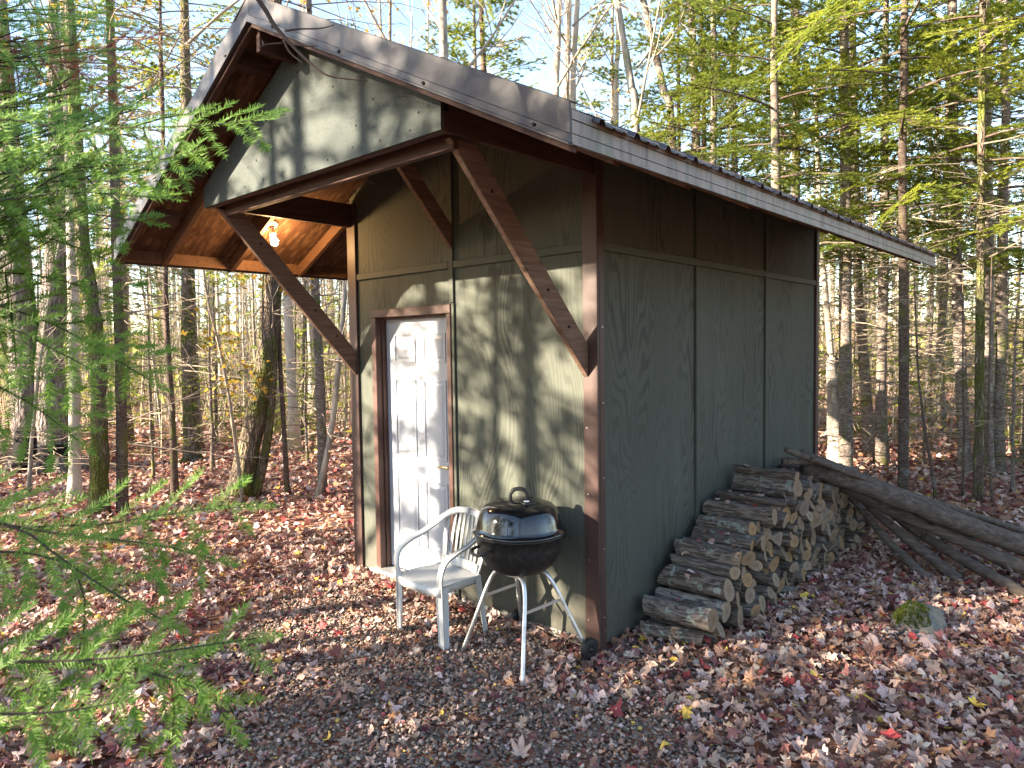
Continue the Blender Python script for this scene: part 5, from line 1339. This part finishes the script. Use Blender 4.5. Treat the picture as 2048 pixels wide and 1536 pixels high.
# ================================================================== FAR WOOD
g = np.random.default_rng(123)
fb = MB(); bl = Blades()
nT = 560
a = np.radians(g.uniform(-56, 56, nT)); d = np.sqrt(g.uniform(27**2, 56**2, nT))
PX = CAM[0]+d*(np.cos(a)*FW[0]+np.sin(a)*RT[0]); PY = CAM[1]+d*(np.cos(a)*FW[1]+np.sin(a)*RT[1]); PZ = gz(PX, PY)
barkc = np.array([(.40, .335, .26), (.24, .20, .16), (.46, .40, .33), (.32, .27, .21)])
for i in range(nT):
    H = g.uniform(6, 13); r = g.uniform(.03, .14); ln = g.normal(0, .03, 2)*H
    kind = g.random()
    P = np.array([[PX[i], PY[i], PZ[i]-.1], [PX[i]+ln[0]*.4, PY[i]+ln[1]*.4, PZ[i]+H*.5], [PX[i]+ln[0], PY[i]+ln[1], PZ[i]+H]])
    c0 = len(fb.F); fb.tube(P, [r, r*.7, .01], 4, cap=False); fb.C[-1] = np.tile(barkc[g.integers(4)], (len(fb.F[-1]), 1))
    def along(t): return P[0]*(1-t)[:, None]+P[2]*t[:, None]
    if kind < .4:      # conifer
        n = 210; t = g.uniform(.25, 1, n)**.9; rad_ = 1.9*(1.02-t)*g.uniform(.2, 1, n)**.6+.1; th = g.uniform(0, 2*np.pi, n)
        Q = along(t)+np.stack([np.cos(th)*rad_, np.sin(th)*rad_, -rad_*.25], -1)
        o_ = np.stack([np.cos(th), np.sin(th), np.full(n, -.25)], -1); s_ = np.stack([-np.sin(th), np.cos(th), g.normal(0, .2, n)], -1)
        ww = g.uniform(.10, .24, n)[:, None]
        cc = np.array([.075, .135, .03])+g.random()*np.array([.12, .08, .01]); cc = cc[None]*g.uniform(.7, 1.3, (n, 1))
        bl.add(Q-s_*ww*.5, Q+s_*ww*.5, Q+o_*ww*1.5+g.normal(0, .05, (n, 3)), cc)
    else:              # bare crown
        n = 90; t = g.uniform(.2, 1, n); th = g.uniform(0, 2*np.pi, n)
        Q = along(t); l = g.uniform(.5, 1.9, n)[:, None]*(1.25-t)[:, None]; dv = np.stack([np.cos(th), np.sin(th), g.uniform(.2, 1.2, n)], -1)
        s_ = np.stack([-np.sin(th), np.cos(th), np.zeros(n)], -1)*.022
        cc = np.tile((.46, .40, .30), (n, 1))*g.uniform(.6, 1.1, (n, 1))
        bl.add(Q-s_, Q+s_, Q+dv*l, cc)
        if g.random() < .6:
            n = 60; th = g.uniform(0, 2*np.pi, n); t = g.uniform(.15, .9, n); Q = along(t)+g.normal(0, .8, (n, 3)); o_ = g.normal(size=(n, 3)); s_ = g.normal(size=(n, 3)); w_ = .07
            bl.add(Q, Q+o_*w_, Q+s_*w_, np.array([.30, .27, .05])[None]*g.uniform(.6, 1.2, (n, 1))*np.array([1, g.uniform(.8, 1.15), 1]))
# scrub and thin stems between the trunks
n = 9000; a = np.radians(g.uniform(-56, 56, n)); d = np.sqrt(g.uniform(14**2, 50**2, n))
x = CAM[0]+d*(np.cos(a)*FW[0]+np.sin(a)*RT[0]); y = CAM[1]+d*(np.cos(a)*FW[1]+np.sin(a)*RT[1])
ok = ~((x > -1.5) & (x < 4) & (y > -2) & (y < 5)); x, y, d = x[ok], y[ok], d[ok]; n = len(x)
Q = np.stack([x, y, gz(x, y)-.02], -1); h = g.uniform(.6, 4.0, n); th = g.uniform(0, 6.28, n)
s_ = np.stack([np.cos(th), np.sin(th), np.zeros(n)], -1)*g.uniform(.006, .018, n)[:, None]
bl.add(Q-s_, Q+s_, Q+np.stack([g.normal(0, .16, n)*h, g.normal(0, .16, n)*h, h], -1), np.array([.38, .32, .235])[None]*g.uniform(.5, 1.2, (n, 1)))
for _ in range(4):
    t = g.uniform(.3, .9, n)[:, None]; dv = g.normal(size=(n, 3)); dv[:, 2] = np.abs(dv[:, 2])*.6; P_ = Q+np.stack([0*h, 0*h, h], -1)*t
    bl.add(P_-s_*.5, P_+s_*.5, P_+dv*.33, np.array([.40, .335, .25])[None]*g.uniform(.4, 1.2, (n, 1)))
m_ = g.random(n) < .5
for _ in range(6):
    P_ = Q[m_]+np.stack([0*h[m_], 0*h[m_], h[m_]], -1)*g.uniform(.15, 1, m_.sum())[:, None]+g.normal(0, .22, (m_.sum(), 3)); o_ = g.normal(size=P_.shape)*.08; s2 = g.normal(size=P_.shape)*.08
    cc = np.where(g.random((m_.sum(), 1)) < .55, np.array([[.20, .25, .05]]), np.array([[.42, .38, .08]]))*g.uniform(.6, 1.2, (m_.sum(), 1))
    bl.add(P_, P_+o_, P_+s2, cc)
bl.into(fb)
tag(fb.build('distant_wood', M['far'], None, color=True), 'hazy mass of thin trunks and yellow-green undergrowth far behind', 'woods', kind='stuff')
# brush pile by the old trunks
g = np.random.default_rng(31); b = MB()
for k in range(260):
    c = on_ground(20, 925)+np.append(g.normal(0, .75, 2)*[1.0, .7], 0); c[2] = abs(g.normal(0, .22)); a = g.uniform(0, 6.28); l = g.uniform(.4, 1.5)
    dv = np.array([math.cos(a), math.sin(a), g.normal(0, .15)])*l/2
    b.tube([c-dv, c+g.normal(0, .05, 3), c+dv], [g.uniform(.006, .014), .008, .003], 4, cap=False)
tag(b.build('brush_pile', M['twig'], None), 'heap of grey cut branches at the foot of the old trunks', 'brush', kind='stuff')
# fallen branches lying in the wood
for k, (pts, r, lab) in enumerate((([(1690, 960), (1750, 925), (1800, 888)], .014, 'pale fallen branch sloping up behind the woodpile'), ([(1735, 950), (1790, 935), (1820, 925)], .008, 'thin dead branch on the leaves behind the woodpile'), ([(1850, 975), (1950, 950), (2060, 925)], .010, 'long dead branch lying across the leaves behind the poles'), ([(480, 905), (560, 900), (640, 893)], .012, 'grey branch lying on the leaves beyond the leaning tree'), ([(250, 900), (300, 893), (340, 890)], .02, 'grey broken limb on the ground near the brush heap'))):
    P = np.array([on_ground(*q) for q in pts]); P[:, 2] = .03+np.linspace(0, .25 if k == 0 else .05, len(P)); b = MB(); c0 = P[0].copy(); c0[2] = 0
    b.tube(spline(P, 12)-c0, np.linspace(r, r*.5, 12), 6); tag(b.build('fallen_branch', M['twig_pale'] if k == 0 else M['twig'], None, smooth=True, loc=tuple(c0)), lab, 'branch')

# ================================================================== GRAVEL AND LEAVES
g = np.random.default_rng(99)
GP = np.array([(0.15, 0.0), (0.0, -.55), (.85, -1.35), (2.2, -2.0), (3.8, -1.0), (3.15, -.25), (2.55, 0.05)])
def sdist(x, y):
    """signed distance to the gravel apron, negative inside"""
    p = np.stack([x, y], -1); dmin = np.full(len(x), 1e9); ins = np.zeros(len(x), bool)
    for i in range(len(GP)):
        a_, b_ = GP[i], GP[(i+1) % len(GP)]; e = b_-a_; w = p-a_; t = np.clip((w@e)/(e@e), 0, 1); dmin = np.minimum(dmin, np.linalg.norm(w-t[:, None]*e, axis=1))
        c = ((a_[1] > y) != (b_[1] > y)); xi = (b_[0]-a_[0])*(y-a_[1])/(b_[1]-a_[1]+1e-12)+a_[0]; ins ^= (c & (x < xi))
    return np.where(ins, -dmin, dmin)
def snoise(x, y, s): return np.sin(x*s*1.3+y*s*.7+1)+np.sin(-x*s*.6+y*s*1.9+2.3)+np.sin(x*s*2.3-y*s*1.1+.5)
def in_shed(x, y, m=0.0): return (x > -.02-m) & (x < 2.485+m) & (y > -.02-m) & (y < 3.7+m)
n = 46000; x = g.uniform(-1.2, 4.4, n); y = g.uniform(-2.7, .5, n); s = sdist(x, y)
ok = (s < .32+.12*snoise(x, y, 2)) & ~in_shed(x, y, -.01); x, y = x[ok], y[ok]; n = len(x)
t5 = (1+5**.5)/2
ICO = np.array([(-1, t5, 0), (1, t5, 0), (-1, -t5, 0), (1, -t5, 0), (0, -1, t5), (0, 1, t5), (0, -1, -t5), (0, 1, -t5), (t5, 0, -1), (t5, 0, 1), (-t5, 0, -1), (-t5, 0, 1)])/math.sqrt(1+t5*t5)
ICF = np.array([(0, 11, 5), (0, 5, 1), (0, 1, 7), (0, 7, 10), (0, 10, 11), (1, 5, 9), (5, 11, 4), (11, 10, 2), (10, 7, 6), (7, 1, 8), (3, 9, 4), (3, 4, 2), (3, 2, 6), (3, 6, 8), (3, 8, 9), (4, 9, 5), (2, 4, 11), (6, 2, 10), (8, 6, 7), (9, 8, 1)])
r = g.uniform(.006, .0125, n)*(1+.35*(g.random(n) < .08)); sc = np.stack([r*g.uniform(.9, 1.5, n), r*g.uniform(.8, 1.1, n), r*g.uniform(.5, .8, n)], -1)
th = g.uniform(0, 6.28, n); c, s_ = np.cos(th), np.sin(th)
V = ICO[None]*sc[:, None]*(1+g.normal(0, .07, (n, 12, 1)))
tl = g.normal(0, .3, (n, 1)); V[:, :, 2] += V[:, :, 0]*tl
V = np.stack([V[:, :, 0]*c[:, None]-V[:, :, 1]*s_[:, None], V[:, :, 0]*s_[:, None]+V[:, :, 1]*c[:, None], V[:, :, 2]], -1)
V += np.stack([x, y, gz(x, y)-.014+g.uniform(-.004, .010, n)], -1)[:, None]
PC = np.array([(.155, .14, .13), (.20, .18, .165), (.11, .10, .095), (.21, .155, .125), (.27, .24, .21), (.17, .12, .095)])
cc = np.array([1.08, .95, .85])*PC[g.choice(6, n, p=[.26, .24, .18, .14, .07, .11])]*g.uniform(.7, 1.25, (n, 1))
b = MB(); b.add(V.reshape(-1, 3), (ICF[None]+(np.arange(n)*12)[:, None, None]).reshape(-1, 3), 0, np.repeat(cc, 20, 0))
tag(b.build('gravel', M['pebble'], None, smooth=True, color=True), 'dark grey rounded gravel spread in front of the door and grill', 'gravel', kind='stuff')

MAPLE = [(-90, .14), (-62, .56), (-38, .60), (-22, .78), (-8, .60), (6, .56), (20, .76), (36, .96), (50, .76), (62, .58), (76, .82), (90, 1.06), (104, .82), (118, .58), (130, .76), (144, .96), (160, .76), (174, .56), (188, .60), (202, .78), (218, .60), (242, .56)]
OVAL = [(-90, .9), (-45, .62), (0, .48), (45, .62), (90, 1.05), (135, .62), (180, .48), (225, .62)]
STAR = [(-90, .25), (-30, .6), (5, .45), (38, .92), (90, 1.05), (142, .92), (175, .45), (210, .6)]
def outline(L_): return np.array([(math.cos(R(a))*r, math.sin(R(a))*r) for a, r in L_])
LC = 1.38*np.array([(.33, .225, .18), (.235, .135, .10), (.155, .075, .058), (.10, .034, .034), (.265, .135, .072), (.38, .275, .255), (.26, .045, .045), (.46, .31, .06), (.21, .085, .078), (.42, .33, .26)])
def leaf_cloud(x, y, z, scale, U, g, probs, tilt=.32, curl=.6):
    n = len(x); m_ = len(U)
    col_ = LC[g.choice(len(LC), n, p=probs)]*g.uniform(.72, 1.2, (n, 1))
    uv = np.concatenate([[[0, 0]], U]); uv = uv[None]*(1+g.normal(0, .09, (n, m_+1, 1)))
    k1, k2, k3 = g.normal(.12, .30*curl, n), g.normal(.05, .34*curl, n), g.normal(.15, .28*curl, n)
    zz = k1[:, None]*uv[:, :, 0]**2+k2[:, None]*uv[:, :, 1]**2+k3[:, None]*np.abs(uv[:, :, 0])+g.normal(0, .10*curl, (n, m_+1))
    zz[:, 0] -= .06
    V = np.stack([uv[:, :, 0], uv[:, :, 1], zz], -1)*scale[:, None, None]
    a = g.uniform(0, 6.28, n); tx, ty = g.normal(0, tilt, n), g.normal(0, tilt, n)
    fl = g.random(n) < .4; V[fl, :, 2] *= -1
    def rx(V, a, i, j):
        c, s_ = np.cos(a)[:, None], np.sin(a)[:, None]; V = V.copy(); p, q = V[:, :, i].copy(), V[:, :, j].copy(); V[:, :, i] = p*c-q*s_; V[:, :, j] = p*s_+q*c; return V
    V = rx(V, a, 0, 1); V = rx(V, tx, 1, 2); V = rx(V, ty, 2, 0)
    V[:, :, 2] += -np.minimum(0, V[:, :, 2].min(1))[:, None]*.75
    V += np.stack([x, y, z], -1)[:, None]
    F = np.stack([np.zeros(m_, int), 1+np.arange(m_), 1+(np.arange(m_)+1) % m_], -1)
    return V, F, col_
def merge(b, V, F, c):
    n, m_ = V.shape[:2]; b.add(V.reshape(-1, 3), (F[None]+(np.arange(n)*m_)[:, None, None]).reshape(-1, 3), 0, np.repeat(c, len(F), 0))
def polar(n, d0, d1, a0=-52, a1=50):
    a = np.radians(g.uniform(a0, a1, n)); d = np.sqrt(g.uniform(d0*d0, d1*d1, n)); f = norm(FW*[1, 1, 0]); rt = norm(RT*[1, 1, 0])
    return CAM[0]+d*(np.cos(a)*f[0]+np.sin(a)*rt[0]), CAM[1]+d*(np.cos(a)*f[1]+np.sin(a)*rt[1]), d
PN = np.array([.25, .20, .15, .07, .07, .13, .018, .016, .06, .07]); PN /= PN.sum()
PF = np.array([.19, .20, .16, .09, .06, .15, .025, .012, .09, .03]); PF /= PF.sum()
lit = MB()
x, y, d = polar(42000, 1.6, 7.2)
s = sdist(x, y); sn = snoise(x, y, 1.7); dens = np.clip((s+.12+.16*sn)/.75, .17, 1.0)**1.1
dens = np.where((x > 2.3) & (y > -.45+.1*sn) & (x < 3.3), np.maximum(dens, .7), dens)
ok = (g.random(len(x)) < dens) & ~in_shed(x, y, .0) & ~((x > 2.45) & (x < 2.93) & (y > .62) & (y < 3.6)); x, y, d, s = x[ok], y[ok], d[ok], s[ok]
z = gz(x, y)-.012+g.uniform(0, .034, len(x))*np.clip(s*1.5+.25, .1, 1)
hug = (y < 0) & (y > -.14) & (x < 1.2); z[hug] += .0
ov = g.random(len(x)) < .30
scl = g.uniform(.017, .048, len(x))*np.where(g.random(len(x)) < .10, 1.35, 1)
near = []
for U_, msk in ((outline(MAPLE), ~ov), (outline(OVAL)*.85, ov)):
    V, F, c = leaf_cloud(x[msk], y[msk], z[msk], scl[msk], U_, g, PN, tilt=.40, curl=1.0)
    near.append((V, F, c))
# the leaves that show largest become pieces of the ground
rank = []
for gi, (V, F, c) in enumerate(near):
    cen = V.mean(1); rel = cen-CAM; dp = rel@FW; px = 1024+FPX*(rel@RT)/dp; py = 768-FPX*(rel@UP)/dp
    size = np.ptp(V, axis=1)[:, :2].max(1)/dp; inside = (px > 20) & (px < 2028) & (py > 760) & (py < 1520) & (dp > 1.5)
    rank += [(float(size[i]+.3*cen[i, 2]), gi, i) for i in np.nonzero(inside)[0]]
rank.sort(reverse=True); pick = rank[:300]; chosen = [set(), set()]
for _, gi, i in pick:
    chosen[gi].add(i); V, F, c = near[gi]; b = MB(); o_ = V[i].mean(0); b.add(V[i]-o_, F, 0, c[i]); b.build('leaf', M['leaf'], ground, color=True, loc=tuple(o_+[0, 0, .006]))
for gi, (V, F, c) in enumerate(near):
    k = np.array([i for i in range(len(V)) if i not in chosen[gi]]); merge(lit, V[k], F, c[k])
x, y, d = polar(34000, 7.0, 15.5); ok = ~in_shed(x, y); x, y = x[ok], y[ok]
V, F, c = leaf_cloud(x, y, gz(x, y)-.01+g.uniform(0, .045, len(x)), g.uniform(.034, .06, len(x)), outline(STAR), g, PF, tilt=.4); merge(lit, V, F, c)
x, y, d = polar(26000, 15, 32); 
V, F, c = leaf_cloud(x, y, gz(x, y)+g.uniform(0, .06, len(x)), g.uniform(.06, .11, len(x)), outline(OVAL[::2]), g, PF, tilt=.45); merge(lit, V, F, c)
# leaves caught on the woodpile and along the walls
n = 70; y = g.uniform(.5, 2.6, n); x = g.uniform(2.56, 2.92, n); z = np.array([max([cz+math.sqrt(max(0, cr*cr-(cy-q)**2)) for cy, cz, cr in circ if abs(cy-q) < cr] or [0]) for q in y])+.006
V, F, c = leaf_cloud(x, y, z, g.uniform(.022, .04, n), outline(MAPLE), g, PN, tilt=.3); merge(lit, V, F, c)
n = 150; x = np.concatenate([g.uniform(1.2, 2.4, 70), g.uniform(.0, 1.2, 80)]); y = -g.uniform(.03, .16, n); x[70:] = x[70:]; y[70:] -= .03
V, F, c = leaf_cloud(x, y, g.uniform(0, .05, n), g.uniform(.028, .05, n), outline(MAPLE), g, PN, tilt=.6); merge(lit, V, F, c)
x = g.uniform(-.3, 4.2, 9000); y = g.uniform(-2.6, .1, 9000); ok = (sdist(x, y) < .3) & ~in_shed(x, y); x, y = x[ok], y[ok]
V, F, c = leaf_cloud(x, y, gz(x, y)-.004+g.uniform(0, .006, len(x)), g.uniform(.008, .018, len(x)), outline(STAR), g, PN, tilt=.35); merge(lit, V, F, c)
tag(lit.build('leaf_litter', M['leaf'], None, color=True), 'thick carpet of fallen brown, mauve and red leaves on the forest floor', 'leaves', kind='stuff')
b = MB()
tx, ty, td = polar(170, 2.2, 9.0); ok = ~in_shed(tx, ty, .05)
for x_, y_ in zip(tx[ok], ty[ok]):
    a = g.uniform(0, 6.28); l = g.uniform(.08, .42); dv = np.array([math.cos(a), math.sin(a), g.normal(0, .06)])*l/2; c0 = np.array([x_, y_, float(gz(x_, y_))+.028]); k = np.array([-dv[1], dv[0], 0])*g.normal(0, .25)
    b.tube([c0-dv, c0+k, c0+dv], [.0035, .003, .0015], 4, cap=False)
tag(b.build('twig_litter', M['twig_dark'], None), 'thin dark twigs strewn among the fallen leaves', 'twigs', kind='stuff')
cd.dof.use_dof = True
cd.dof.focus_distance = 4.8
cd.dof.aperture_fstop = 9.0
